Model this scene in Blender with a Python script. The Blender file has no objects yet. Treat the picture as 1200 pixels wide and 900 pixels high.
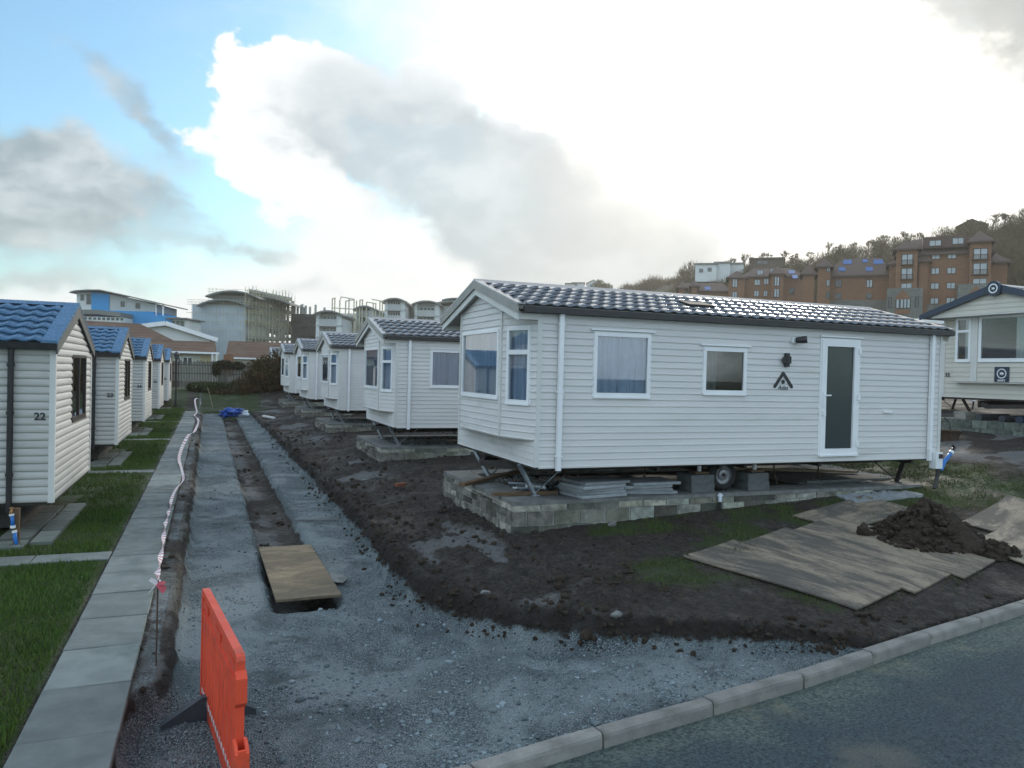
import bpy, math, random
import numpy as np
from mathutils import Vector, Matrix, noise as mnoise

random.seed(7)
rng = np.random.default_rng(11)
R = math.radians
scene = bpy.context.scene
COL = scene.collection

# ------------------------------------------------------------------ camera
CZ = 2.5454
CR = Vector((0.92886, -0.36964, 0.024199)); CU = Vector((-0.017371, 0.021789, 0.99961)); CF = Vector((0.370024, 0.92892, -0.013817))
FPX = 894.593
cd = bpy.data.cameras.new('camera'); cam = bpy.data.objects.new('camera', cd); COL.objects.link(cam)
cd.sensor_width = 36; cd.lens = FPX / 1200 * 36; cd.clip_start = .05; cd.clip_end = 6000
mw = Matrix((CR, CU, -CF)).transposed().to_4x4(); mw.translation = Vector((0, 0, CZ)); cam.matrix_world = mw
scene.camera = cam

# ------------------------------------------------------------------ light
SUN_AZ, SUN_EL = 40.0, 19.0          # degrees right of +Y, above the horizon
sd = bpy.data.lights.new('sun', 'SUN'); sd.energy = .55; sd.angle = R(10); sd.color = (1, .93, .82)
sun = bpy.data.objects.new('sun', sd); COL.objects.link(sun)
sv = Vector((math.sin(R(SUN_AZ)) * math.cos(R(SUN_EL)), math.cos(R(SUN_AZ)) * math.cos(R(SUN_EL)), math.sin(R(SUN_EL))))
sun.rotation_euler = sv.to_track_quat('Z', 'Y').to_euler(); sun.location = sv * 100
vs = scene.view_settings
scene.display_settings.display_device = 'sRGB'
vs.view_transform = 'Standard'; vs.look = 'None'; vs.gamma = 1; vs.use_curve_mapping = False
vs.exposure = 2.0
HAZE = .0005
scene.cycles.volume_bounces = 0; scene.cycles.volume_max_steps = 64
scene.cycles.use_denoising = True
scene.cycles.max_bounces = 6; scene.cycles.transparent_max_bounces = 16
scene.cycles.diffuse_bounces = 3; scene.cycles.glossy_bounces = 3

W = bpy.data.worlds.new('World'); scene.world = W; W.use_nodes = True
nt = W.node_tree; nt.nodes.clear()

class NB:
    """small helper that writes node maths"""
    def __init__(s, tree): s.t = tree
    def n(s, typ, **kw):
        nd = s.t.nodes.new(typ)
        for k, v in kw.items(): setattr(nd, k, v)
        return nd
    def put(s, sock, v):
        if isinstance(v, bpy.types.NodeSocket): s.t.links.new(v, sock)
        else: sock.default_value = v
    def m(s, op, a, b=None, c=None, clamp=False):
        nd = s.n('ShaderNodeMath', operation=op, use_clamp=clamp)
        s.put(nd.inputs[0], a)
        if b is not None: s.put(nd.inputs[1], b)
        if c is not None: s.put(nd.inputs[2], c)
        return nd.outputs[0]
    def ramp(s, v, a, b, lo=0., hi=1., smooth=True):
        nd = s.n('ShaderNodeMapRange'); nd.interpolation_type = 'SMOOTHSTEP' if smooth else 'LINEAR'
        s.put(nd.inputs[0], v); s.put(nd.inputs[1], a); s.put(nd.inputs[2], b); s.put(nd.inputs[3], lo); s.put(nd.inputs[4], hi)
        return nd.outputs[0]
    def noise(s, vec, scale, detail=4, rough=.55, dist=0):
        nd = s.n('ShaderNodeTexNoise'); s.put(nd.inputs['Vector'], vec)
        nd.inputs['Scale'].default_value = scale; nd.inputs['Detail'].default_value = detail
        nd.inputs['Roughness'].default_value = rough; nd.inputs['Distortion'].default_value = dist
        return nd.outputs['Fac']
    def mix(s, f, a, b, blend='MIX'):
        nd = s.n('ShaderNodeMix', data_type='RGBA', blend_type=blend)
        s.put(nd.inputs[0], f)
        for i, v in ((6, a), (7, b)):
            if isinstance(v, bpy.types.NodeSocket): s.t.links.new(v, nd.inputs[i])
            else: nd.inputs[i].default_value = (*v[:3], 1)
        return nd.outputs[2]

b = NB(nt)
tc = b.n('ShaderNodeTexCoord'); D = tc.outputs['Generated']
sep = b.n('ShaderNodeSeparateXYZ'); nt.links.new(D, sep.inputs[0])
DX, DY, DZ = sep.outputs
az = b.m('MULTIPLY', b.m('ARCTAN2', DX, DY), 57.2958)
el = b.m('MULTIPLY', b.m('ARCSINE', DZ), 57.2958)
mp = b.n('ShaderNodeMapping'); nt.links.new(D, mp.inputs[0]); mp.inputs['Scale'].default_value = (1, 1, 1.7)
nz = b.noise(mp.outputs[0], 5.5, 9, .56, .35)
nf = b.noise(mp.outputs[0], 17, 6, .6, .2)
nzz = b.m('ADD', b.m('MULTIPLY', b.m('SUBTRACT', nz, .5), 1.7), b.m('MULTIPLY', b.m('SUBTRACT', nf, .5), 1.1))
mp2 = b.n('ShaderNodeMapping'); nt.links.new(D, mp2.inputs[0]); mp2.inputs['Location'].default_value = (3.1, 1.7, .4)
w1 = b.m('SUBTRACT', b.noise(mp.outputs[0], 7, 5, .6), .5); w2 = b.m('SUBTRACT', b.noise(mp2.outputs[0], 7, 5, .6), .5)
azw = b.m('ADD', az, b.m('MULTIPLY', w1, 13)); elw = b.m('ADD', el, b.m('MULTIPLY', w2, 8))
def blob(a0, e0, ra, re, rot=0, w=1.):
    da = b.m('SUBTRACT', azw, a0); de = b.m('SUBTRACT', elw, e0)
    c, s_ = math.cos(R(rot)), math.sin(R(rot))
    p = b.m('ADD', b.m('MULTIPLY', da, c / ra), b.m('MULTIPLY', de, s_ / ra))
    q = b.m('ADD', b.m('MULTIPLY', da, -s_ / re), b.m('MULTIPLY', de, c / re))
    d2 = b.m('ADD', b.m('MULTIPLY', p, p), b.m('MULTIPLY', q, q))
    return b.m('MULTIPLY', b.m('POWER', 2.71828, b.m('MULTIPLY', d2, -1.)), w)
def total(*l):
    o = l[0]
    for x in l[1:]: o = b.m('ADD', o, x)
    return o
sky = b.n('ShaderNodeTexSky', sky_type='NISHITA'); sky.sun_disc = False
sky.sun_elevation = R(SUN_EL); sky.sun_rotation = R(SUN_AZ); sky.air_density = 1.1; sky.dust_density = 1.2; sky.ozone_density = 2.
skyc = b.mix(1., sky.outputs[0], (.315, .47, .52), 'MULTIPLY')
# thin bright veil of cloud round the sun and along the skyline
veil = total(blob(43, 15, 17, 19, 0, 1.3), blob(27, 21, 8, 10, 0, .30), blob(13, 5.5, 12, 5.0, 0, 1.1), blob(-8, 2.0, 30, 3.4, 0, .9), blob(60, 3, 40, 7, 0, .7), blob(40, 40, 32, 22, 0, 1.6))
veil = b.ramp(b.m('ADD', veil, b.m('MULTIPLY', nzz, .30)), .12, .95)
glow = blob(42, 15, 19, 15)
veilc = b.mix(glow, (2.75, 2.85, 2.9), (4.6, 4.4, 4.0))
c0 = b.mix(veil, skyc, veilc)
# bright cumulus heads
wf = total(blob(3.6, 19.3, 3.2, 3.0, 0, 1.0), blob(4.6, 22.0, 1.3, 1.3, 0, .5), blob(10.5, 18.6, 5.6, 2.2, -6, 1.0), blob(16.3, 20.6, 1.7, 2.6, 0, .85), blob(5.5, 14.0, 5.0, 3.0, -30, .8), blob(-1.5, 16.0, 2.4, .8, -15, .5), blob(9, 10.0, 7, 3.4, -35, .9), blob(21, 17.8, 4, 1.8, -20, .7))
wm = b.ramp(b.m('ADD', wf, b.m('MULTIPLY', nzz, .85)), .42, .62)
c1 = b.mix(wm, c0, (2.7, 2.78, 2.85))
# grey undersides
gf = total(blob(8.5, 15.9, 4.6, 2.6, -20, 1.0), blob(15.5, 15.0, 8.0, 4.4, -30, 1.15), blob(23, 11.6, 9.5, 5.4, -33, 1.15), blob(31, 9.4, 9, 5.5, -10, 1.15), blob(27, 6.0, 7, 3, 0, .5),
           blob(-10.5, 10.0, 8.0, 3.2, -8, 1.5), blob(-2.8, 15.2, 4.4, 1.4, -38, .72), blob(-5.6, 18.2, 3.0, 1.7, -30, .45), blob(2.5, 8.4, 4.0, 1.2, 0, .75), blob(-13, 13.2, 5, 1.6, -10, .65), blob(-3, 11.6, 3, 1.3, -30, .55), blob(55.5, 24, 7, 5.0, -25, 2.2), blob(-9, 4.6, 8, 1.4, 0, .6), blob(6, 5.4, 4, 1.0, 0, .55))
gm = b.ramp(b.m('ADD', gf, b.m('MULTIPLY', nzz, .65)), .22, 1.05)
gcol = b.mix(b.ramp(az, -6, 12), (.74, .95, 1.08), (1.38, 1.62, 1.78)); gcol = b.mix(b.ramp(az, 14, 30), gcol, (1.72, 1.77, 1.80)); gcol = b.mix(b.ramp(az, 46, 54), gcol, (1.25, 1.30, 1.27))
gcol = b.mix(b.m('MULTIPLY', b.ramp(b.m('ADD', b.m('MULTIPLY', nz, .6), b.m('MULTIPLY', nf, .4)), .44, .64), .7), gcol, (2.2, 2.35, 2.45))
gm = b.m('MULTIPLY', gm, b.m('SUBTRACT', 1., b.m('MULTIPLY', b.ramp(blob(38, 19, 12, 9), .05, .8), .75)))
c2 = b.mix(b.m('MULTIPLY', gm, .92), c1, gcol)
# unseen broken cloud added over the remaining sky, brightened to light the walls
out = b.m('SUBTRACT', 1., b.m('MULTIPLY', b.ramp(az, -28, -16), b.ramp(az, 80, 62)))
out = b.m('MAXIMUM', out, b.ramp(el, 50, 62))
bm_ = b.m('MULTIPLY', b.ramp(b.noise(mp.outputs[0], 2.6, 8, .55, .3), .42, .60), out)
c3 = b.mix(b.m('MULTIPLY', bm_, .85), c2, (5.0, 5.8, 6.5))
bg = b.n('ShaderNodeBackground'); nt.links.new(c3, bg.inputs[0]); bg.inputs[1].default_value = .1
wo = b.n('ShaderNodeOutputWorld'); nt.links.new(bg.outputs[0], wo.inputs[0])

# ------------------------------------------------------------------ helpers
def at(px, py, depth):
    """a point seen at photo pixel px, py at a distance measured along the view axis"""
    return Vector((0, 0, CZ)) + (CF + CR * ((px - 600) / FPX) - CU * ((py - 450) / FPX)) * depth

class MB:
    def __init__(s): s.v = []; s.f = []; s.mi = []; s.vc = []; s.cur = (1., 1., 1.); s.usevc = False
    def color(s, c): s.cur = c; s.usevc = True
    def addv(s, pts):
        i = len(s.v); s.v += [tuple(p) for p in pts]; s.vc += [s.cur] * len(pts); return i
    def poly(s, pts, m=0):
        i = s.addv(pts); s.f.append(tuple(range(i, i + len(pts)))); s.mi.append(m)
    def hexa(s, p, m=0):
        i = s.addv(p)
        for q in ((0, 3, 2, 1), (4, 5, 6, 7), (0, 1, 5, 4), (1, 2, 6, 5), (2, 3, 7, 6), (3, 0, 4, 7)):
            s.f.append(tuple(i + k for k in q)); s.mi.append(m)
    def box(s, x0, x1, y0, y1, z0, z1, m=0, M=None):
        p = [Vector(q) for q in ((x0, y0, z0), (x1, y0, z0), (x1, y1, z0), (x0, y1, z0), (x0, y0, z1), (x1, y0, z1), (x1, y1, z1), (x0, y1, z1))]
        if M is not None: p = [M @ q for q in p]
        s.hexa(p, m)
    def beam(s, p, q, w, h=None, m=0, up=(0, 0, 1)):
        p = Vector(p); q = Vector(q); h = h or w; d = (q - p).normalized(); u = Vector(up)
        if abs(d.dot(u)) > .98: u = Vector((1, 0, 0))
        a = d.cross(u).normalized() * w / 2; c = a.cross(d).normalized() * h / 2
        s.hexa([p - a - c, p + a - c, p + a + c, p - a + c, q - a - c, q + a - c, q + a + c, q - a + c], m)
    def tube(s, pts, r, n=8, m=0, caps=True):
        pts = [Vector(p) for p in pts]; rs = r if isinstance(r, (list, tuple)) else [r] * len(pts)
        rings = []; ref = None
        for k, p in enumerate(pts):
            d = (pts[min(k + 1, len(pts) - 1)] - pts[max(k - 1, 0)]).normalized()
            if ref is None: ref = d.orthogonal().normalized()
            ref = (ref - d * ref.dot(d)); ref = ref.normalized() if ref.length > 1e-6 else d.orthogonal().normalized()
            c = d.cross(ref)
            rings.append(s.addv([p + (ref * math.cos(t) + c * math.sin(t)) * rs[k] for t in [2 * math.pi * j / n for j in range(n)]]))
        for k in range(len(rings) - 1):
            for j in range(n):
                s.f.append((rings[k] + j, rings[k] + (j + 1) % n, rings[k + 1] + (j + 1) % n, rings[k + 1] + j)); s.mi.append(m)
        if caps:
            s.f.append(tuple(rings[0] + j for j in reversed(range(n)))); s.mi.append(m)
            s.f.append(tuple(rings[-1] + j for j in range(n))); s.mi.append(m)
    def prism(s, poly, axis_vec, m=0):
        """poly: list of 3D points (planar), extruded by axis_vec"""
        a = [Vector(p) for p in poly]; e = Vector(axis_vec); n = len(a)
        i = s.addv(a); j = s.addv([p + e for p in a])
        s.f.append(tuple(i + k for k in reversed(range(n)))); s.mi.append(m)
        s.f.append(tuple(j + k for k in range(n))); s.mi.append(m)
        for k in range(n):
            s.f.append((i + k, i + (k + 1) % n, j + (k + 1) % n, j + k)); s.mi.append(m)
    def blobm(s, c, rx, ry, rz, seed=0, amp=.25, m=0, n=1):
        vs_, fs_ = ICO[n]; c = Vector(c); off = Vector((seed * 1.7, seed * .9, seed * 2.3))
        i = s.addv([c + Vector((p[0] * rx, p[1] * ry, p[2] * rz)) * (1 + amp * mnoise.noise(Vector(p) * 1.6 + off)) for p in vs_])
        for q in fs_: s.f.append(tuple(i + k for k in q)); s.mi.append(m)
    def build(s, name, mats, parent=None, smooth=False, loc=None, rz=None):
        me = bpy.data.meshes.new(name); me.from_pydata(s.v, [], s.f)
        if not isinstance(mats, (list, tuple)): mats = [mats]
        for m_ in mats: me.materials.append(m_)
        me.polygons.foreach_set('material_index', s.mi)
        if smooth: me.polygons.foreach_set('use_smooth', [True] * len(s.f))
        if s.usevc:
            at_ = me.color_attributes.new('tone', 'FLOAT_COLOR', 'POINT')
            at_.data.foreach_set('color', np.array([(*c, 1.) for c in s.vc], np.float32).ravel())
        me.update()
        o = bpy.data.objects.new(name, me); COL.objects.link(o)
        if parent: o.parent = parent
        if loc is not None: o.location = loc
        if rz is not None: o.rotation_euler[2] = rz
        return o
def ico_table():
    import bmesh
    out = []
    for n in (1, 2, 3):
        bm = bmesh.new(); bmesh.ops.create_icosphere(bm, subdivisions=n, radius=1)
        bm.verts.ensure_lookup_table()
        out.append(([tuple(v.co) for v in bm.verts], [tuple(v.index for v in f.verts) for f in bm.faces])); bm.free()
    return out
ICO = ico_table()

def tag(o, label=None, cat=None, group=None, kind=None):
    if label: o['label'] = label
    if cat: o['category'] = cat
    if group: o['group'] = group
    if kind: o['kind'] = kind
    return o
def empty(name, loc=(0, 0, 0), rz=0, label=None, cat=None, group=None):
    o = bpy.data.objects.new(name, None); COL.objects.link(o); o.location = loc; o.rotation_euler[2] = rz
    o.empty_display_size = .2
    return tag(o, label, cat, group)
def copy_tree(o, parent=None):
    c = o.copy(); COL.objects.link(c)
    if parent: c.parent = parent
    for ch in [x for x in COL.objects if x.parent == o]: copy_tree(ch, c)
    return c

# ------------------------------------------------------------------ materials
def pmat(name, c1, c2=None, scale=3., rough=.7, rough2=None, bump=0., bscale=40., spec=.4, metal=0., detail=5, stretch=(1, 1, 1), c3=None, s3=.6, vary=0., tone=False, coat=0.):
    m = bpy.data.materials.new(name); m.use_nodes = True; t = m.node_tree; q = NB(t)
    bs = t.nodes['Principled BSDF']
    tcn = q.n('ShaderNodeTexCoord'); mpn = q.n('ShaderNodeMapping'); t.links.new(tcn.outputs['Object'], mpn.inputs[0]); mpn.inputs['Scale'].default_value = stretch
    V = mpn.outputs[0]
    if c2 is None: c2 = tuple(x * .8 for x in c1)
    n1 = q.ramp(q.noise(V, scale, detail, .6), .32, .68)
    col = q.mix(n1, c1, c2)
    if c3 is not None: col = q.mix(q.ramp(q.noise(V, s3, 6, .65), .55, .72), col, c3)
    if tone:
        an = q.n('ShaderNodeVertexColor'); an.layer_name = 'tone'; col = q.mix(1., col, an.outputs[0], 'MULTIPLY')
    if vary:
        oi = q.n('ShaderNodeObjectInfo'); hv = q.n('ShaderNodeHueSaturation'); t.links.new(col, hv.inputs['Color'])
        q.put(hv.inputs['Value'], q.m('ADD', q.m('MULTIPLY', oi.outputs['Random'], 2 * vary), 1 - vary)); col = hv.outputs[0]
    t.links.new(col, bs.inputs['Base Color'])
    if rough2 is None: bs.inputs['Roughness'].default_value = rough
    else: q.put(bs.inputs['Roughness'], q.ramp(q.noise(V, scale * 1.7, 4), .35, .65, rough, rough2))
    bs.inputs['Specular IOR Level'].default_value = spec; bs.inputs['Metallic'].default_value = metal
    bs.inputs['Coat Weight'].default_value = coat
    if bump:
        bn = q.n('ShaderNodeBump'); bn.inputs['Strength'].default_value = bump; bn.inputs['Distance'].default_value = .02
        q.put(bn.inputs['Height'], q.noise(V, bscale, 5, .65)); t.links.new(bn.outputs[0], bs.inputs['Normal'])
    return m
def glassmat(name, tint=(.8, .88, .9), refl=.1, rough=0.01):
    m = bpy.data.materials.new(name); m.use_nodes = True; t = m.node_tree; q = NB(t); t.nodes.clear()
    fr = q.n('ShaderNodeFresnel'); fr.inputs[0].default_value = 1.5
    gl = q.n('ShaderNodeBsdfGlossy'); gl.inputs['Roughness'].default_value = rough
    tr = q.n('ShaderNodeBsdfTransparent'); tr.inputs[0].default_value = (*tint, 1)
    mx = q.n('ShaderNodeMixShader'); q.put(mx.inputs[0], q.m('ADD', q.m('MULTIPLY', fr.outputs[0], 1.6), refl, clamp=True))
    t.links.new(tr.outputs[0], mx.inputs[1]); t.links.new(gl.outputs[0], mx.inputs[2])
    o = q.n('ShaderNodeOutputMaterial'); t.links.new(mx.outputs[0], o.inputs[0]); return m

MT = {}
MT['siding'] = pmat('cream_siding', (.665, .65, .63), (.615, .605, .59), 1.2, .5, None, .06, 60, .35, stretch=(.3, 1, 4), c3=(.52, .52, .49), s3=.9, vary=.03)
MT['siding_old'] = pmat('weathered_siding', (.50, .49, .455), (.42, .415, .385), 1.6, .55, None, .1, 40, .35, stretch=(.4, .4, 4), c3=(.33, .335, .31), s3=1.1, vary=.04)
MT['siding_swift'] = pmat('beige_siding', (.62, .59, .52), (.57, .545, .48), 1.2, .5, None, .05, 60, .35, stretch=(1, .3, 4))
MT['white'] = pmat('white_pvc', (.80, .81, .81), (.74, .75, .76), 2, .35, None, .02, 30, .5)
MT['trim'] = pmat('cream_trim', (.64, .63, .60), (.58, .58, .55), 2, .5, None, .03, 30)
MT['barge'] = pmat('grey_verge', (.30, .29, .26), (.25, .245, .225), 3, .5, None, .05, 50)
MT['navy'] = pmat('navy_trim', (.022, .035, .062), (.03, .045, .075), 3, .3, None, .02, 30, .5)
MT['green_barge'] = pmat('mossy_barge_board', (.045, .055, .055), (.075, .085, .075), 6, .55, None, .2, 40)
MT['black'] = pmat('black_plastic', (.012, .012, .014), (.018, .018, .02), 4, .4, None, 0, 30, .5)
MT['brownframe'] = pmat('dark_brown_frame', (.025, .018, .014), (.032, .024, .018), 4, .4)
MT['tile'] = pmat('charcoal_roof_tile', (.085, .095, .115), (.12, .13, .15), 9, .18, .30, .05, 120, .9, vary=.1, coat=.7, metal=.45)
MT['tile_blue'] = pmat('slate_blue_roof_tile', (.055, .135, .235), (.075, .165, .28), 7, .22, .38, .06, 120, .8, metal=.5, c3=(.085, .155, .235), s3=1.6, vary=.06)
MT['ridge'] = pmat('pale_ridge_cap', (.20, .205, .22), (.24, .245, .26), 8, .22, None, .05, 80, .7)
MT['curtain'] = pmat('blue_grey_curtain', (.52, .60, .75), (.42, .50, .66), 8, .9, None, .05, 100, .1, stretch=(1, 1, .1))
MT['blind'] = pmat('cream_blind', (.72, .70, .66), (.68, .66, .62), 8, .9, None, 0, 100, .1)
MT['interior'] = pmat('caravan_interior', (.30, .26, .21), (.24, .21, .17), 2, .8)
MT['glass'] = glassmat('window_glass', refl=.09)
MT['glass_dark'] = glassmat('tinted_glass', (.28, .34, .34), .07)
MT['frost'] = pmat('frosted_dark_glass', (.035, .05, .05), (.04, .055, .055), 3, .16, None, .02, 60, .6)
MT['steel'] = pmat('galvanised_steel', (.32, .36, .40), (.24, .28, .31), 12, .42, None, .05, 60, .5, metal=.7)
MT['dark_steel'] = pmat('black_chassis_steel', (.02, .019, .018), (.035, .028, .022), 8, .6, None, .1, 40)
MT['rust'] = pmat('rusty_steel', (.09, .055, .035), (.05, .035, .025), 12, .8, None, .2, 60)
MT['rubber'] = pmat('black_rubber', (.014, .014, .015), (.022, .022, .022), 10, .75, None, .1, 60, .3)
MT['rim'] = pmat('silver_wheel_rim', (.26, .27, .28), (.18, .19, .20), 8, .35, None, 0, 30, .5, metal=.6)
MT['block'] = pmat('rough_concrete_block', (.31, .30, .27), (.15, .145, .13), 7, .9, None, .8, 45, .2, tone=True, c3=(.36, .36, .335), s3=3.5)
MT['block_dark'] = pmat('wet_concrete_block', (.13, .14, .14), (.09, .10, .10), 10, .85, None, .4, 60, .2)
MT['mortar'] = pmat('mortar', (.42, .41, .38), (.30, .29, .27), 6, .95, None, .4, 60, .2)
MT['concrete'] = pmat('pale_concrete', (.19, .195, .185), (.12, .122, .115), 5, .75, .9, .3, 50, .3, c3=(.10, .105, .10), s3=2.2)
MT['slab'] = pmat('grey_paving_slab', (.165, .185, .175), (.125, .142, .136), 2.8, .55, .85, .2, 70, .35, c3=(.08, .10, .092), s3=.9, vary=.12, tone=True)
MT['stackslab'] = pmat('stacked_slab_concrete', (.30, .32, .33), (.22, .24, .25), 5, .8, None, .3, 50, .3, vary=.18)
MT['kerb'] = pmat('kerb_concrete', (.26, .25, .225), (.19, .185, .17), 5, .8, None, .3, 60, .3, c3=(.13, .125, .11), s3=2.2, vary=.1)
MT['wood'] = pmat('old_timber', (.17, .11, .065), (.10, .065, .04), 4, .8, None, .3, 30, .2, stretch=(1, 8, 8))
MT['plank'] = pmat('pale_timber', (.34, .27, .18), (.26, .20, .13), 4, .8, None, .2, 30, .2, stretch=(.6, 8, 8))
MT['fence'] = pmat('weathered_fence_wood', (.14, .135, .115), (.085, .08, .07), 3, .9, None, .2, 30, .2, stretch=(6, 6, .8), c3=(.07, .075, .06), s3=1.5, vary=.15)
MT['fence_dark'] = pmat('dark_fence_wood', (.045, .03, .022), (.03, .022, .018), 3, .9, None, .2, 30, .2, stretch=(6, 6, .8))
MT['orange'] = pmat('orange_barrier_plastic', (.74, .082, .034), (.64, .066, .03), 3, .42, .58, .04, 60, .4, c3=(.40, .07, .04), s3=3.5)
MT['white_mark'] = pmat('white_dash_mark', (.7, .68, .66), (.6, .58, .56), 8, .5)
MT['footgrey'] = pmat('grey_rubber_foot', (.035, .042, .052), (.05, .058, .068), 6, .6, None, .1, 50)
MT['tape_red'] = pmat('red_tape', (.50, .07, .09), (.42, .06, .08), 6, .4)
MT['tape_white'] = pmat('white_tape', (.75, .73, .74), (.68, .66, .68), 6, .4)
MT['bluepipe'] = pmat('blue_water_pipe', (.012, .16, .52), (.015, .14, .44), 6, .4, None, 0, 30, .5)
MT['bluebag'] = pmat('blue_tarpaulin', (.018, .095, .42), (.014, .075, .34), 5, .35, None, .2, 20)
MT['whitebag'] = pmat('white_plastic_sheet', (.62, .66, .72), (.52, .56, .62), 5, .4, None, .2, 20)
MT['copper'] = pmat('tap_brass', (.45, .25, .12), (.35, .19, .09), 5, .4, metal=.6)
MT['brick1'] = pmat('loose_red_brick', (.24, .08, .045), (.18, .06, .04), 8, .9, None, .3, 60)
MT['asphalt'] = pmat('wet_asphalt', (.010, .024, .033), (.058, .092, .105), 34, .42, .75, 1., 110, .4, c3=(.11, .115, .10), s3=.8, tone=True)
MT['stone'] = pmat('gravel_stone', (.19, .23, .245), (.11, .14, .15), 3, .8, None, .2, 30, .3, tone=True)
MT['clod'] = pmat('soil_clod', (.046, .034, .025), (.028, .021, .016), 14, .9, None, .6, 60, .2)
MT['blade'] = pmat('grass_blade', (.062, .125, .018), (.044, .088, .015), .7, .6, None, 0, 30, .25, tone=True)
MT['leaf'] = pmat('hedge_leaf', (.020, .026, .009), (.036, .030, .012), 1.4, .7, None, 0, 30, .2, tone=True)
MT['twig'] = pmat('winter_twig', (.105, .084, .050), (.075, .062, .040), .5, .9, None, 0, 30, .1, tone=True)
MT['bark'] = pmat('bark', (.085, .072, .052), (.055, .047, .036), 2, .9, None, .2, 20, .1)
MT['render'] = pmat('cream_render', (.58, .56, .47), (.52, .50, .42), .6, .85, None, .05, 20)
MT['whitewall'] = pmat('white_render', (.66, .68, .66), (.60, .62, .61), .3, .8)
MT['greywall'] = pmat('pale_grey_cladding', (.46, .48, .47), (.42, .44, .44), .3, .7)
MT['bluewall'] = pmat('bright_blue_cladding', (.008, .27, .60), (.008, .24, .54), .4, .55)
MT['blueroof'] = pmat('teal_metal_roof', (.10, .22, .27), (.09, .20, .25), .5, .4)
MT['greyroof'] = pmat('grey_metal_roof', (.16, .17, .16), (.13, .14, .135), .4, .5)
MT['darkglass'] = pmat('dark_window_pane', (.03, .045, .055), (.04, .055, .065), 2, .08, None, 0, 20, .6)
MT['skyglass'] = pmat('pale_window_pane', (.32, .36, .38), (.26, .30, .33), 2, .1, None, 0, 20, .8)
MT['skylight'] = pmat('blue_skylight_pane', (.03, .11, .30), (.04, .13, .34), 2, .5, None, 0, 20, .12)
MT['sheet'] = pmat('white_scaffold_sheeting', (.50, .57, .62), (.42, .48, .54), .5, .6, None, .4, 1.2, c3=(.62, .65, .66), s3=.25)
MT['rawconc'] = pmat('raw_concrete', (.40, .40, .37), (.32, .32, .30), .5, .9)
MT['scaf'] = pmat('scaffold_tube', (.50, .48, .32), (.40, .38, .26), .5, .6, None, 0, 20, .4)
MT['board'] = pmat('scaffold_board', (.50, .43, .26), (.40, .34, .2), .5, .8)
MT['darkframe'] = pmat('dark_concrete_frame', (.05, .05, .048), (.075, .074, .07), .5, .9)
MT['gull'] = pmat('gull_feather', (.12, .12, .12), (.08, .08, .08), 5, .8)
MT['clay'] = pmat('brown_hill_roof', (.085, .062, .05), (.065, .05, .04), .3, .9)

def coursed(name, c1, c2, mortar, sx, sz, rough=.85, msz=.02, bump=.3, c3=None, s3=.2):
    m = bpy.data.materials.new(name); m.use_nodes = True; t = m.node_tree; q = NB(t); bs = t.nodes['Principled BSDF']
    tcn = q.n('ShaderNodeTexCoord'); sp = q.n('ShaderNodeSeparateXYZ'); t.links.new(tcn.outputs['Object'], sp.inputs[0])
    cb = q.n('ShaderNodeCombineXYZ'); q.put(cb.inputs[0], q.m('ADD', sp.outputs[0], sp.outputs[1])); q.put(cb.inputs[1], sp.outputs[2])
    br = q.n('ShaderNodeTexBrick'); t.links.new(cb.outputs[0], br.inputs['Vector'])
    br.inputs['Color1'].default_value = (*c1, 1); br.inputs['Color2'].default_value = (*c2, 1); br.inputs['Mortar'].default_value = (*mortar, 1)
    br.inputs['Scale'].default_value = 1; br.inputs['Brick Width'].default_value = sx; br.inputs['Row Height'].default_value = sz
    br.inputs['Mortar Size'].default_value = msz; br.inputs['Mortar Smooth'].default_value = .3
    col = br.outputs[0]
    nn = q.ramp(q.noise(tcn.outputs['Object'], s3, 6, .6), .4, .7)
    col = q.mix(q.m('MULTIPLY', nn, .55), col, c3 or tuple(x * .6 for x in c1))
    t.links.new(col, bs.inputs['Base Color']); bs.inputs['Roughness'].default_value = rough; bs.inputs['Specular IOR Level'].default_value = .25
    bn = q.n('ShaderNodeBump'); bn.inputs['Strength'].default_value = bump; bn.inputs['Distance'].default_value = .02
    q.put(bn.inputs['Height'], br.outputs['Fac']); bn.invert = True; t.links.new(bn.outputs[0], bs.inputs['Normal'])
    return m
MT['farbrick'] = coursed('red_brown_brick', (.24, .118, .062), (.20, .095, .053), (.19, .13, .09), .9, .35, msz=.03, c3=(.19, .09, .05))
MT['farroof'] = coursed('brown_plain_tile', (.115, .078, .064), (.095, .066, .056), (.07, .05, .044), .9, .45, .85, .04, .3, c3=(.085, .055, .05))
MT['farstone'] = coursed('grey_rubble_stone', (.17, .175, .155), (.12, .125, .115), (.20, .20, .18), .7, .4, msz=.05)
MT['bungroof'] = coursed('brown_concrete_tile', (.150, .085, .052), (.12, .068, .045), (.055, .035, .028), .33, .30, .85, .035, .5, c3=(.17, .115, .085), s3=.5)

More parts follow.
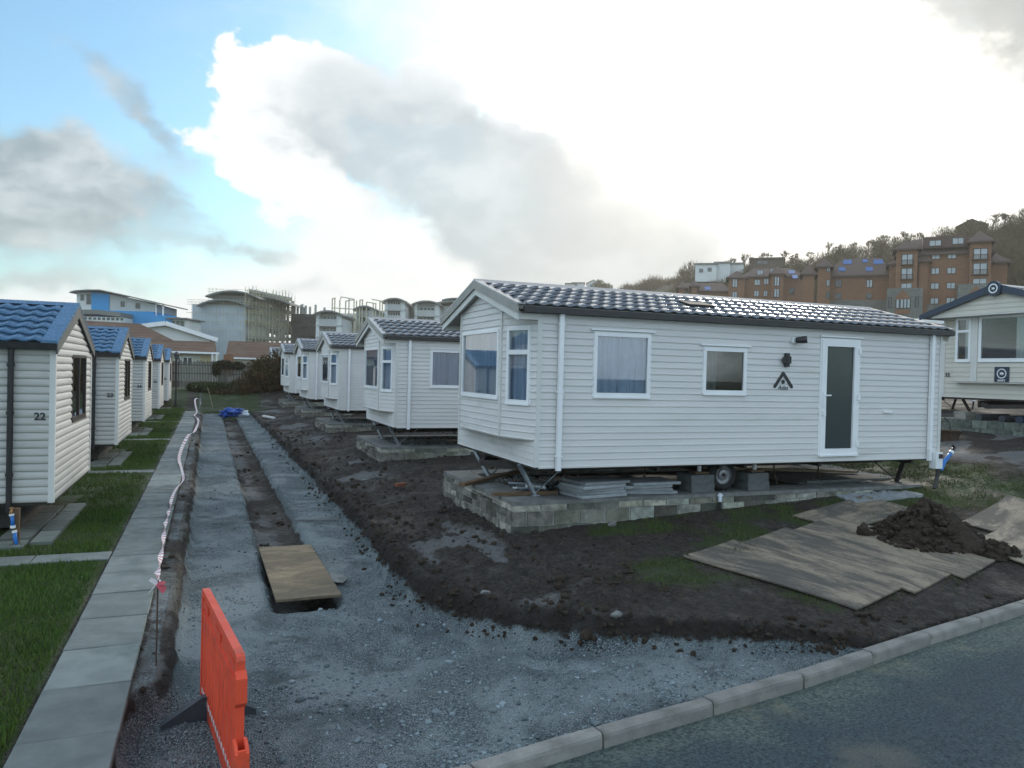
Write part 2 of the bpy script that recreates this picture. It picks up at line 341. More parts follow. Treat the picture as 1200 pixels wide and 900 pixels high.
def plymat(name, c1, c2, mud):
    m = bpy.data.materials.new(name); m.use_nodes = True; t = m.node_tree; q = NB(t); bs = t.nodes['Principled BSDF']
    tcn = q.n('ShaderNodeTexCoord'); V = tcn.outputs['Object']
    mpn = q.n('ShaderNodeMapping'); t.links.new(V, mpn.inputs[0]); mpn.inputs['Scale'].default_value = (1, 4, 1)
    col = q.mix(q.ramp(q.noise(mpn.outputs[0], 7, 8, .75, .8), .34, .66), c1, c2)
    fl = q.noise(V, 45, 3, .6)
    col = q.mix(q.m('MULTIPLY', q.ramp(fl, .5, .62), .35), col, tuple(x * .55 for x in c1))
    oi = q.n('ShaderNodeObjectInfo'); va = q.n('ShaderNodeVectorMath', operation='ADD'); t.links.new(V, va.inputs[0]); t.links.new(oi.outputs['Location'], va.inputs[1])
    mpm = q.n('ShaderNodeMapping'); t.links.new(va.outputs[0], mpm.inputs[0]); mpm.inputs['Scale'].default_value = (.7, 1.8, 1)
    mm = q.ramp(q.m('ADD', q.noise(mpm.outputs[0], 1.6, 8, .68, .5), q.m('MULTIPLY', q.noise(V, 22, 4), .12)), .52 if mud < .5 else .40, .68 if mud < .5 else .66)
    col = q.mix(q.m('MULTIPLY', mm, mud), col, (.075, .068, .060))
    t.links.new(col, bs.inputs['Base Color']); q.put(bs.inputs['Roughness'], q.ramp(mm, 0, 1, .6, .85)); bs.inputs['Specular IOR Level'].default_value = .3
    return m
MT['ply'] = plymat('orange_chipboard', (.29, .215, .12), (.13, .09, .05), .6)
MT['plymud'] = plymat('muddy_plywood', (.275, .225, .16), (.24, .197, .14), .95)
MT['hillg'] = pmat('wooded_hillside', (.055, .046, .026), (.035, .036, .02), .05, .95, None, 0, 20, .1, c3=(.075, .055, .034), s3=.03)

# ground: one sheet, three materials blended by where they lie
def groundmat():
    m = bpy.data.materials.new('site_ground'); m.use_nodes = True; t = m.node_tree; q = NB(t); bs = t.nodes['Principled BSDF']
    V = q.n('ShaderNodeTexCoord').outputs['Object']
    vc = q.n('ShaderNodeVertexColor'); vc.layer_name = 'zone'; sp = q.n('ShaderNodeSeparateColor'); t.links.new(vc.outputs[0], sp.inputs[0])
    zr, zg, zb = sp.outputs
    edge = q.m('MULTIPLY', q.m('SUBTRACT', q.noise(V, 9, 6, .7), .5), .9)
    fg = q.ramp(q.m('ADD', zr, q.m('MULTIPLY', edge, .5)), .38, .62)
    fgr = q.ramp(q.m('ADD', zg, edge), .35, .68)
    # soil
    n1 = q.noise(V, 1.7, 9, .68); n2 = q.noise(V, 38, 5, .65)
    wv = q.n('ShaderNodeVectorMath', operation='MULTIPLY_ADD'); nv = q.n('ShaderNodeTexNoise'); t.links.new(V, nv.inputs['Vector']); nv.inputs['Scale'].default_value = 7; nv.inputs['Detail'].default_value = 4
    t.links.new(nv.outputs['Color'], wv.inputs[0]); wv.inputs[1].default_value = (.22, .22, .22); t.links.new(V, wv.inputs[2])
    cv = q.n('ShaderNodeTexVoronoi'); t.links.new(wv.outputs[0], cv.inputs['Vector']); cv.inputs['Scale'].default_value = 13
    cvc = q.n('ShaderNodeSeparateColor'); t.links.new(cv.outputs['Color'], cvc.inputs[0])
    soil = q.mix(q.ramp(n1, .35, .65), (.056, .040, .028), (.028, .0205, .015))
    soil = q.mix(q.m('MULTIPLY', cvc.outputs[0], .5), soil, (.060, .049, .040))
    soil = q.mix(q.m('MULTIPLY', q.ramp(cv.outputs['Distance'], .28, .62), .7), soil, (.011, .0085, .007))
    soil = q.mix(q.m('MULTIPLY', q.ramp(n2, .55, .72), .6), soil, (.11, .098, .086))
    pale = q.ramp(q.m('ADD', zb, q.m('MULTIPLY', edge, .8)), .42, .85)
    soil = q.mix(q.m('MULTIPLY', q.ramp(q.noise(V, 4.5, 9, .72), .53, .66), .42), soil, (.125, .118, .11))
    soil = q.mix(q.m('MULTIPLY', pale, .75), soil, (.16, .16, .158))
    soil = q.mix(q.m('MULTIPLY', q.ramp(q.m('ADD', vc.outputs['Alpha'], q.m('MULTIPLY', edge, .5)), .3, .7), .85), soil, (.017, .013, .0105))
    # gravel
    vo = q.n('ShaderNodeTexVoronoi'); t.links.new(V, vo.inputs['Vector']); vo.inputs['Scale'].default_value = 60
    vs2 = q.n('ShaderNodeSeparateColor'); t.links.new(vo.outputs['Color'], vs2.inputs[0])
    vo2 = q.n('ShaderNodeTexVoronoi'); t.links.new(V, vo2.inputs['Vector']); vo2.inputs['Scale'].default_value = 27; v22 = q.n('ShaderNodeSeparateColor'); t.links.new(vo2.outputs['Color'], v22.inputs[0])
    g = q.mix(vs2.outputs[0], (.165, .198, .21), (.38, .44, .455))
    g = q.mix(q.m('MULTIPLY', q.ramp(v22.outputs[1], .84, .90), .55), g, q.mix(v22.outputs[0], (.08, .11, .12), (.34, .41, .43)))
    g = q.mix(q.ramp(vo.outputs['Distance'], .3, .65), g, (.075, .10, .11))
    g = q.mix(q.m('MULTIPLY', q.ramp(q.noise(V, .9, 7, .7, .4), .48, .66), .8), g, (.085, .112, .12))
    g = q.mix(q.m('MULTIPLY', q.ramp(q.noise(V, 2.3, 6, .7), .56, .68), .45), g, (.26, .28, .28))
    comp = q.ramp(q.noise(V, .8, 6, .62, .6), .44, .60)
    g = q.mix(q.m('MULTIPLY', comp, .72), g, (.31, .36, .372))
    g = q.mix(q.m('MULTIPLY', q.ramp(q.noise(V, 1.4, 7, .7, .3), .54, .68), .75), g, (.062, .072, .074))
    # turf under the blades
    tu = q.mix(q.ramp(q.noise(V, 3, 6, .7), .35, .65), (.028, .055, .010), (.036, .042, .014))
    tu = q.mix(q.ramp(q.noise(V, .8, 5, .6), .58, .70), tu, (.040, .034, .018))
    col = q.mix(fgr, soil, tu); col = q.mix(fg, col, g)
    t.links.new(col, bs.inputs['Base Color'])
    wet = q.ramp(q.noise(V, .7, 5, .6), .42, .62, .9, .55)
    q.put(bs.inputs['Roughness'], q.m('ADD', q.m('MULTIPLY', fg, q.m('SUBTRACT', .72, wet)), wet)); bs.inputs['Specular IOR Level'].default_value = .28
    bn = q.n('ShaderNodeBump'); bn.inputs['Strength'].default_value = 1.; bn.inputs['Distance'].default_value = .045
    hs = q.m('ADD', q.m('ADD', q.m('MULTIPLY', n2, .7), q.noise(V, 11, 5, .7)), q.m('MULTIPLY', cv.outputs['Distance'], -.9)); hg = q.m('MULTIPLY', vo.outputs['Distance'], -.9)
    hm = q.n('ShaderNodeMix', data_type='FLOAT'); q.put(hm.inputs[0], fg); q.put(hm.inputs[2], hs); q.put(hm.inputs[3], hg)
    t.links.new(hm.outputs[0], bn.inputs['Height']); t.links.new(bn.outputs[0], bs.inputs['Normal'])
    return m
MT['ground'] = groundmat()

# ------------------------------------------------------------------ ground heights
KX = [-60, -3, 0.6, 1.68, 2.74, 3.85, 4.96, 6.2, 6.83, 9.28, 12, 16, 40, 80]
KY = [-7, 3.9, 4.57, 4.78, 4.98, 5.17, 5.36, 5.64, 5.78, 6.27, 6.85, 7.75, 14, 24]
def kerb_y(x): return np.interp(x, KX, KY)
def sm(a, b_, x):
    t = np.clip((x - a) / (b_ - a), 0, 1); return t * t * (3 - 2 * t)
def _h(ix, iy, s):
    n = (ix.astype(np.int64) * 374761393 + iy.astype(np.int64) * 668265263 + s * 144665) & 0x7fffffff
    n = ((n ^ (n >> 13)) * 1274126177) & 0x7fffffff
    return ((n ^ (n >> 16)) & 0xffff) / 65535.
def vnoise(x, y, s=0):
    ix = np.floor(x); iy = np.floor(y); fx = x - ix; fy = y - iy; fx = fx * fx * (3 - 2 * fx); fy = fy * fy * (3 - 2 * fy)
    a = _h(ix, iy, s); b_ = _h(ix + 1, iy, s); c = _h(ix, iy + 1, s); d = _h(ix + 1, iy + 1, s)
    return (a + (b_ - a) * fx) * (1 - fy) + (c + (d - c) * fx) * fy
def fbm(x, y, f, o=4, s=0):
    v = 0; a = .5; t = 0
    for k in range(o): v = v + a * vnoise(x * f, y * f, s + k); t += a; a *= .5; f *= 2.03
    return v / t
def soil(x, y):
    yk = kerb_y(x)
    a = .2 * np.clip((x - 2.4) / 1.9, 0, 1) + .052 * np.clip(x - 4.3, 0, 9) + .1 * np.clip(x - 13, 0, 7) + .03 * np.clip(x - 20, 0, 60)
    t = np.clip((y - yk) / np.maximum(10.4 - yk, .5), 0, 1)
    return -.05 + .05 * np.clip((y - yk) / .8, 0, 1) + a * t
XRY = [4.6, 5.5, 5.7, 6.13, 6.53, 7.5, 8.2, 9.1, 11.8, 20, 40, 60]; XRX = [6.6, 6.25, 5.95, 5.07, 4.13, 3.05, 2.5, 2.32, 2.42, 2.42, 2.32, 2.3]
def zones(x, y):
    """height, gravel, grass, pale weights"""
    x = np.asarray(x, float); y = np.asarray(y, float)
    yk = kerb_y(x)
    wob = (fbm(x, y, 2.6, 4, 3) - .5) * .22
    xr = np.interp(y, XRY, XRX); xl = -.25 - .33 * sm(7.0, 6.3, y) + (fbm(x, y, 3.3, 3, 8) - .5) * .12
    slope = np.where(y < 9, 1.7, 1.)
    d = np.minimum(np.minimum((xr + wob - x) / slope, x - xl), 46.6 - y)
    gv = sm(-.055, .085, d)
    s0 = soil(x, y)
    left = sm(-.45, -.6, x)
    lump = (fbm(x, y, 15, 3, 37) - .5) * .035 + (fbm(x, y, 1.3, 5, 21) - .5) * .16 + np.abs(fbm(x, y, 5.5, 4, 31) - .5) * .20 - .03
    rough = sm(1.9, 2.6, x) * (1 - .72 * sm(4.2, 6., x)) * sm(0., .5, y - yk)
    rut = .07 * np.sin((x * .45 + y * .9) * 2 * np.pi / .16) * sm(.55, .7, fbm(x, y, .55, 2, 61)) * sm(2.6, 3.1, x) * sm(4.6, 3.9, x) * sm(8, 9, y) * sm(13, 11.5, y)
    fade = sm(70, 40, np.hypot(x, y))
    hs = s0 + (lump * rough + rut) * fade
    strip = sm(-.6, -.5, x) * (1 - sm(1., 1.6, x))
    hs = hs - .035 * strip + (fbm(x, y, 4, 4, 44) - .5) * .08 * strip
    hs = np.where(x < -.55, s0 * 0 + (fbm(x, y, 1.5, 3, 50) - .5) * .02 - .02, hs)
    hs = np.where((x > -1.2) & (x < -.5) & (y < 50), np.minimum(hs, -.04), hs)
    # gravel bed with ramp up to the kerb
    trk = np.abs(np.mod(np.hypot(x - 14, y - 1.5) - 8.6, 1.55) - .35); trk = sm(.24, .12, trk) * sm(9.5, 8.3, y) * sm(.7, 1.5, x)
    hg = -.3 - .045 * trk + .02 * trk * np.sin(np.arctan2(y - 1.5, x - 14) * 260) + .19 * np.clip(1 - (y - yk) / 2.3, 0, 1) * sm(.4, 1.6, x) + (fbm(x, y, 1.1, 4, 70) - .5) * .07 + (fbm(x, y, 7, 3, 75) - .5) * .03
    tr = sm(.72, .86, x + wob * .4) * sm(1.6, 1.46, x + wob * .4) * sm(9.15, 9.4, y) * sm(47.5, 47, y)
    hg = hg - .2 * tr + tr * (fbm(x, y, 4, 4, 90) - .5) * .12
    # lip of loose soil along both edges of the bed
    lip = np.exp(-((d + .14) / .10) ** 2) * .06 * (.4 + 1.2 * fbm(x, y, 2.2, 3, 99)) * sm(1.6, 2.2, x)
    h = hs * (1 - gv) + hg * gv + lip
    h = h + .9 * sm(48.5, 57, y) * sm(7.5, 6, x) * sm(-40, -20, x)
    h = np.where(y < yk + .02, -.55, h)
    g = gv * (1 - .95 * tr)
    left_lawn = sm(-1.1, -1.25, x)
    n = fbm(x, y, .9, 5, 5)
    gr = left_lawn * .95
    gr = np.maximum(gr, sm(3.6, 5.6, x + (n - .5) * 3) * sm(6.6, 8.4, y + (n - .5) * 3.4) * sm(10.6, 10.2, y) * sm(11.5, 10, x) * .62 * sm(.34, .56, fbm(x, y, 1.6, 5, 410)))
    gr = np.maximum(gr, sm(9.6, 11, x) * sm(8.6, 9.8, y + (n - .5) * 2.) * .85 * (1 - .6 * sm(15, 18, x)) * (1 - .9 * sm(14.2, 15.2, x + (n - .5) * 3) * sm(9.6, 10.6, y) * sm(14.5, 13, y)))
    gr = np.maximum(gr, sm(3.2, 4.2, x) * sm(yk + .35, yk + .8, y) * sm(8.2, 7.0, y) * sm(8.2, 6.8, x) * sm(.46, .6, n) * .55)
    gr = np.maximum(gr, sm(44, 47, y) * sm(-1.5, 0, x) * sm(4.5, 2, x) * .9)
    gr = np.maximum(gr, sm(60, 75, np.hypot(x, y)) * .8)
    gr = np.maximum(gr, sm(-.62, -.5, x) * sm(.1, -.25, x) * .45 * sm(7.5, 10, y) * sm(.40, .6, n))
    pl = sm(.53, .66, fbm(x, y, .8, 5, 15)) * sm(2.4, 2.9, x) * sm(4.6, 3.6, x) * .8
    pl = np.maximum(pl, sm(14, 16, x) * sm(9, 10, y) * sm(17, 14, y) * sm(.45, .6, n) * .9)
    pl = np.maximum(pl, strip * .75 * sm(.38, .5, n)); g = np.maximum(g, strip * (.40 + .3 * (fbm(x, y, 2.5, 4, 333) - .3)) * sm(-.30, -.36, x))
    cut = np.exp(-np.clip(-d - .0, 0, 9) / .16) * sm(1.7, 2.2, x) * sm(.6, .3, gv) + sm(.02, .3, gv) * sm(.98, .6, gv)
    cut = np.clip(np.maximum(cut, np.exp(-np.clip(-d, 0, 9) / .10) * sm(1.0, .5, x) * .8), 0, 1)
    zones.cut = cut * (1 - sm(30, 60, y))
    return h, g, gr, pl
def H(x, y): return float(zones(np.array([x]), np.array([y]))[0][0])

def graded(pts):
    out = []
    for a, b_, st in pts: out += list(np.arange(a, b_ - 1e-6, st))
    return np.array(out + [pts[-1][1]])
gx = graded([(-900, -300, 150), (-300, -60, 24), (-60, -20, 4), (-20, -6, 1), (-6, -1.2, .2), (-1.2, 11, .055), (11, 20, .16), (20, 40, 1), (40, 130, 5), (130, 400, 30), (400, 900, 100)])
gy = graded([(-600, -60, 60), (-60, -4, 6), (-4, 4, .5), (4, 14, .055), (14, 24, .11), (24, 50, .3), (50, 90, 1.5), (90, 160, 10), (160, 500, 40), (500, 1000, 125)])
GX, GY = np.meshgrid(gx, gy)
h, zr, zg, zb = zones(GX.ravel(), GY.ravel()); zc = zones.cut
verts = np.stack([GX.ravel(), GY.ravel(), h], 1)
nx, ny = len(gx), len(gy)
ii = (np.arange(ny - 1)[:, None] * nx + np.arange(nx - 1)[None]).ravel()
faces = np.stack([ii, ii + 1, ii + 1 + nx, ii + nx], 1)
def npmesh(name, v, f, mat, tone=None, smooth=True, attr='tone', parent=None):
    me = bpy.data.meshes.new(name); k = f.shape[1]
    me.vertices.add(len(v)); me.vertices.foreach_set('co', np.asarray(v, np.float32).ravel())
    me.loops.add(f.size); me.loops.foreach_set('vertex_index', f.astype(np.int32).ravel())
    me.polygons.add(len(f)); me.polygons.foreach_set('loop_start', np.arange(0, f.size, k, dtype=np.int32)); me.polygons.foreach_set('loop_total', np.full(len(f), k, np.int32))
    me.polygons.foreach_set('use_smooth', np.full(len(f), smooth))
    me.materials.append(mat); me.update(calc_edges=True)
    if tone is not None:
        a = me.color_attributes.new(attr, 'FLOAT_COLOR', 'POINT'); a.data.foreach_set('color', (tone if tone.shape[1] == 4 else np.concatenate([tone, np.ones((len(v), 1))], 1)).astype(np.float32).ravel())
    o = bpy.data.objects.new(name, me); COL.objects.link(o)
    if parent: o.parent = parent
    return o
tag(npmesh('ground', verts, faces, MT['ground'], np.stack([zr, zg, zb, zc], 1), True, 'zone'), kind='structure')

# ------------------------------------------------------------------ road and kerb
rx = list(np.arange(-40, 0, 4)) + list(np.arange(0, 17, .12)) + list(np.arange(17, 81, 4))
rv = []; rf = []
offs = [0., .05, .1, .16, .23, .31, .4, .55, .75, 1, 2, 3, 4, 5, 6, 7]
for x in rx:
    y = float(kerb_y(x)) - .126
    for o_ in offs: rv.append((x + o_ * .19, y - o_ * .98, -.165 + .05 * math.sin(min(o_, 6) / 6 * math.pi)))
for i in range(len(rx) - 1):
    for j in range(len(offs) - 1):
        a = i * len(offs) + j; rf.append((a, a + 1, a + 1 + len(offs), a + len(offs)))
rva = np.array(rv); ro = np.tile(np.array(offs), len(rx)); sil = sm(.75, .0, ro + (fbm(rva[:, 0], rva[:, 1], 3.5, 4, 300) - .5) * .9)[:, None]
tag(npmesh('road', rva, np.array(rf), MT['asphalt'], 1 + sil * np.array([[1.5, 1.0, .45]])), kind='structure')
# kerb stones, laid end to end along the road edge
jx = [-2.6, -1.55, -.5, .58, 1.66, 2.70, 3.80, 4.90, 5.95, 6.98, 8.0, 9.05, 10.1, 11.15, 12.2, 13.25, 14.3]
for k in range(len(jx) - 1):
    p = Vector((jx[k], float(kerb_y(jx[k])), 0)); q = Vector((jx[k + 1], float(kerb_y(jx[k + 1])), 0)); L = (q - p).length; a = math.atan2((q - p).y, (q - p).x)
    mb = MB(); e = .008
    prof = [(0, -.3), (0, -.056), (-.01, -.05), (-.092, -.05), (-.114, -.062), (-.122, -.085), (-.126, -.3)]
    secs = [.008, .02, L * .33, L * .66, L - .02, L - .008]
    rings = []
    for s_ in secs:
        tight = .006 if s_ in (secs[0], secs[-1]) else 0
        rings.append(mb.addv([(s_, y + (tight if y < -.1 else -tight if y > -.01 else 0), z - (tight if z > -.2 else 0) + (random.uniform(-.003, .003) if z > -.2 else 0)) for y, z in prof]))
    n = len(prof)
    for i in range(len(rings) - 1):
        for j in range(n - 1): mb.f.append((rings[i] + j, rings[i + 1] + j, rings[i + 1] + j + 1, rings[i] + j + 1)); mb.mi.append(0)
    mb.f.append(tuple(rings[0] + j for j in range(n))); mb.mi.append(0); mb.f.append(tuple(rings[-1] + j for j in reversed(range(n)))); mb.mi.append(0)
    o = mb.build('kerb_stone', MT['kerb'], loc=(p.x, p.y, random.uniform(-.006, .006)), rz=a + random.uniform(-.006, .006))
    tag(o, 'grey concrete kerb stone in the curb line between the gravel or soil and the road', 'kerb', 'kerb stones along the road')

# ------------------------------------------------------------------ paths of paving slabs
def slab_row(name, slabs, mat, th=.06):
    mb = MB()
    for (x0, x1, y0, y1, z) in slabs:
        t = random.uniform(.72, 1.22); mb.color((t, t, t)); e = .006; d = .007
        z0 = z + random.uniform(-.006, .006); tx = random.uniform(-.004, .004); ty = random.uniform(-.004, .004)
        lo = [(x0 + e, y0 + e), (x1 - e, y0 + e), (x1 - e, y1 - e), (x0 + e, y1 - e)]; hi = [(x0 + e + d, y0 + e + d), (x1 - e - d, y0 + e + d), (x1 - e - d, y1 - e - d), (x0 + e + d, y1 - e - d)]
        jit = [random.uniform(-.004, .004) for _ in range(4)]
        zz = [z0 - tx - ty, z0 + tx - ty, z0 + tx + ty, z0 - tx + ty]
        i = mb.addv([(a + jit[k], c, z0 - th) for k, (a, c) in enumerate(lo)] + [(a + jit[k], c, zz[k] - .006) for k, (a, c) in enumerate(lo)] + [(a + jit[k], c, zz[k]) for k, (a, c) in enumerate(hi)])
        for l in (0, 4):
            for k in range(4): mb.f.append((i + l + k, i + l + (k + 1) % 4, i + l + 4 + (k + 1) % 4, i + l + 4 + k)); mb.mi.append(0)
        mb.f.append((i + 8, i + 9, i + 10, i + 11)); mb.mi.append(0)
    o = mb.build(name, mat); o['kind'] = 'structure'; return o
yy = 5.8855 - .9 * 4; sl = []
while yy < 46.3: sl.append((-1.155, -.526, yy, yy + .9, 0.)); yy += .9
slab_row('paved_path', sl, MT['slab'])
sl = []
for y0 in (11.14, 20.0, 28.5, 37.5):
    x = -1.16
    while x > -8: sl.append((x - .9, x, y0, y0 + .47, -.004)); x -= .9
slab_row('side_path', sl, MT['slab'])

# ------------------------------------------------------------------ loose stuff: pebbles, clods, grass
def scatter_lumps(name, pts, rad, mat, tone=None, flat=.7):
    v0, f0 = ICO[0]; v0 = np.array(v0); f0 = np.array(f0); n = len(pts)
    sc = rad[:, None] * (rng.uniform(.65, 1.25, (n, 3)) * np.array([1, 1, flat]))
    ang = rng.uniform(0, 6.28, n); c, s_ = np.cos(ang), np.sin(ang)
    jit = 1 + rng.uniform(-.28, .28, (n, len(v0), 1))
    P = v0[None] * jit * sc[:, None]
    X = P[..., 0] * c[:, None] - P[..., 1] * s_[:, None]; Y = P[..., 0] * s_[:, None] + P[..., 1] * c[:, None]
    V = np.stack([X, Y, P[..., 2]], -1) + pts[:, None]
    F = f0[None] + (np.arange(n) * len(v0))[:, None, None]
    T = None if tone is None else np.repeat(tone, len(v0), 0)
    return npmesh(name, V.reshape(-1, 3), F.reshape(-1, 3), mat, T, False)
# pebbles on the gravel bed
n = 62000
y = 4.7 + 40 * rng.random(n) ** 3.0; x = rng.uniform(-.6, 6.3, n)
hh, g, gr, pl = zones(x, y); dens = fbm(x, y, 1.2, 4, 120)
keep = (g > .6) & (y > kerb_y(x) + .05) & (dens + rng.uniform(-.25, .25, n) > .47)
x, y, hh = x[keep], y[keep], hh[keep]
r_ = .004 + .016 * rng.random(len(x)) ** 4 + (rng.random(len(x)) > .985) * rng.uniform(.01, .03, len(x))
tn = rng.uniform(.45, 1.5, (len(x), 1)) * np.array([[1, 1, 1]])
tag(scatter_lumps('gravel_stones', np.stack([x, y, hh + r_ * .3], 1), r_, MT['stone'], tn), 'loose grey gravel stones scattered over the driveway bed', 'gravel', kind='stuff')
# clods on the soil
n = 42000
y = 5.2 + 30 * rng.random(n) ** 2.2; x = rng.uniform(-.55, 9.5, n)
hh, g, gr, pl = zones(x, y); dens = fbm(x, y, .9, 4, 140); xr = np.interp(y, XRY, XRX)
edge = np.exp(-np.abs(x - xr - .1) / .35)
keep = (g < .6) & (gr < .45) & ((x > .4) | (rng.random(n) < .2)) & (y > kerb_y(x) + .12) & (dens * .8 + edge * .35 + rng.uniform(-.25, .25, n) > .60) & ~((x > 4.2) & (y > 10.35) & (y < 14.2)) & ~((x > 5.6) & (y > 6.4) & (y < 9.6) & (rng.random(n) > .12))
x, y, hh = x[keep], y[keep], hh[keep]
r_ = .006 + .06 * rng.random(len(x)) ** 6
tag(scatter_lumps('soil_clods', np.stack([x, y, hh + r_ * .25], 1), r_, MT['clod'], None, .8), 'loose dark clods of dug soil along the trench bank', 'soil', kind='stuff')

n = 1500
y = 5.7 + 24 * rng.random(n) ** 2; x = np.interp(y, XRY, XRX) + rng.normal(-.02, .09, n)
keep = (y > kerb_y(x) + .15) & (x > 1.75)
x, y = x[keep], y[keep]; hh = zones(x, y)[0]; r_ = .006 + .035 * rng.random(len(x)) ** 4
tag(scatter_lumps('bank_clods', np.stack([x, y, hh + r_ * .3], 1), r_, MT['clod'], None, .85), 'crumbled dark earth fallen along the foot of the cut bank', 'soil', kind='stuff')

def blades(name, x, y, hh, ln, wd, label, tonebase):
    n = len(x); a = rng.uniform(0, 6.28, n); lean = rng.uniform(0, .8, n) * ln; b_ = rng.uniform(0, 6.28, n)
    dx, dy = np.cos(a) * wd / 2, np.sin(a) * wd / 2
    v = np.zeros((n, 3, 3)); v[:, 0] = np.stack([x - dx, y - dy, hh - .005], 1); v[:, 1] = np.stack([x + dx, y + dy, hh - .005], 1)
    v[:, 2] = np.stack([x + np.cos(b_) * lean, y + np.sin(b_) * lean, hh + ln], 1)
    t = rng.uniform(.55, 1.4, (n, 1)) * tonebase
    return tag(npmesh(name, v.reshape(-1, 3), np.arange(n * 3).reshape(-1, 3), MT['blade'], np.repeat(t, 3, 0), False), label, 'grass', kind='stuff')
n = 190000
y = 5.0 + 44 * rng.random(n) ** 1.7; x = -1.17 - 2.1 * rng.random(n) - .12 * rng.random(n) * y * .1
hh = zones(x, y)[0]
dead = fbm(x, y, .7, 4, 160)
keep = np.ones(n, bool)
for y0 in (11.14, 20.0, 28.5, 37.5): keep &= ~((y > y0 - .01) & (y < y0 + .48))
for k in range(5):
    yb = 13.0155 + 8.93 * k; keep &= ~((x < -1.98) & (y > yb - .75) & (y < yb + 2.75)); keep &= ~((x < -2.2) & (y > yb - .1) & (y < yb + 3.8))
keep &= rng.random(n) < 1.15 - sm(.5, .68, dead) * .8
x, y, hh, dead = x[keep], y[keep], hh[keep], dead[keep]
tb = np.stack([.85 + .5 * dead, .95 + .1 * dead, .9 + 0 * dead], 1)
sc_ = 1 + y / 25
blades('lawn_grass', x, y, hh, (.5 + 1.1 * fbm(x, y, 2.2, 4, 500)) * rng.uniform(.02, .055, len(x)) * sc_ ** .5, rng.uniform(.005, .010, len(x)) * sc_, 'short green mown grass of the lawn beside the paved path', tb)
n = 230000
x = np.concatenate([rng.uniform(3.2, 17, n), rng.uniform(-.6, .1, n // 20), rng.uniform(-2, 4.5, n // 12)]); y = np.concatenate([5.6 + 10.5 * rng.random(n), 7.5 + 30 * rng.random(n // 20), 45.5 + 14 * rng.random(n // 12)])
hh, g, gr, pl = zones(x, y)
n1 = fbm(x, y, 3.1, 4, 180)
keep = (gr > .12) & (g < .3) & (rng.random(len(x)) < gr * 1.25 * sm(.34, .58, n1)) & ~((x > 4.15) & (x < 12.5) & (y > 10.35) & (y < 14.3)) & ~((x > 10.3) & (x < 12) & (y > 9.8) & (y < 11.4))
x, y, hh, n1 = x[keep], y[keep], hh[keep], n1[keep]
blades('rough_grass', x, y, hh, rng.uniform(.02, .06, len(x)), rng.uniform(.006, .012, len(x)), 'patchy rough grass on the churned soil near the caravan', np.stack([.85 + .3 * n1, .70 + 0 * n1, .8 + 0 * n1], 1))

# ------------------------------------------------------------------ caravans
def siding(mb, O, U, N, z0, z1, pitch, lo, hi, openings=(), kinks=(), t=.018, style='shiplap', m=0):
    """horizontal boards on the plane O + U*u + z; lo/hi give the u limits at height z"""
    O = Vector(O); U = Vector(U); N = Vector(N); Z = Vector((0, 0, 1))
    ks = sorted(set([round(k, 4) for k in kinks] + [round(o[2], 4) for o in openings] + [round(o[3], 4) for o in openings]))
    z = z0
    while z < z1 - 1e-4:
        zt = min(z + pitch, z1)
        if style == 'log': pr = [(0, .4), (.12, .85), (.35, 1.), (.7, .75), (1., .12)]
        else: pr = [(0, 1.), (.10, 1.), (.16, .62), (.80, .50), (.9, .12), (1., .10)]
        pz = [(z + a * pitch, w * t) for a, w in pr]
        cuts = sorted(set([p[0] for p in pz if p[0] < zt] + [zt] + [k for k in ks if z < k < zt]))
        out = lambda zz: float(np.interp(zz, [p[0] for p in pz], [p[1] for p in pz]))
        # lip at the underside of each board
        segs0 = [(z, z, .1 * t, out(z))] + [(a, c, out(a), out(c)) for a, c in zip(cuts[:-1], cuts[1:])]
        for (za, zc, ta, tc_) in segs0:
            zm = (za + zc) / 2
            sp = [(0., 1.)]
            L0, L1, H0, H1 = lo(za), lo(zc), hi(za), hi(zc)
            if H0 - L0 < .004 and H1 - L1 < .004: continue
            ops = sorted([(o[0], o[1]) for o in openings if o[2] < zm < o[3]])
            us = []; cur = None; st = 'lo'
            edges = [(L0, L1)]
            for a, c in ops: edges += [(a, a), (c, c)]
            edges.append((H0, H1))
            for k in range(0, len(edges), 2):
                (a0, a1), (c0, c1) = edges[k], edges[k + 1]
                if c0 - a0 < 1e-4 and c1 - a1 < 1e-4: continue
                mb.poly([O + U * a0 + N * ta + Z * za, O + U * c0 + N * ta + Z * za, O + U * c1 + N * tc_ + Z * zc, O + U * a1 + N * tc_ + Z * zc], m)
        z = zt

def plane_box(mb, O, U, N, a0, a1, z0, z1, n0, n1, m=0):
    O = Vector(O); U = Vector(U); N = Vector(N); Z = Vector((0, 0, 1))
    p = lambda a, n_, z: O + U * a + N * n_ + Z * z
    mb.hexa([p(a0, n0, z0), p(a1, n0, z0), p(a1, n1, z0), p(a0, n1, z0), p(a0, n0, z1), p(a1, n0, z1), p(a1, n1, z1), p(a0, n1, z1)], m)

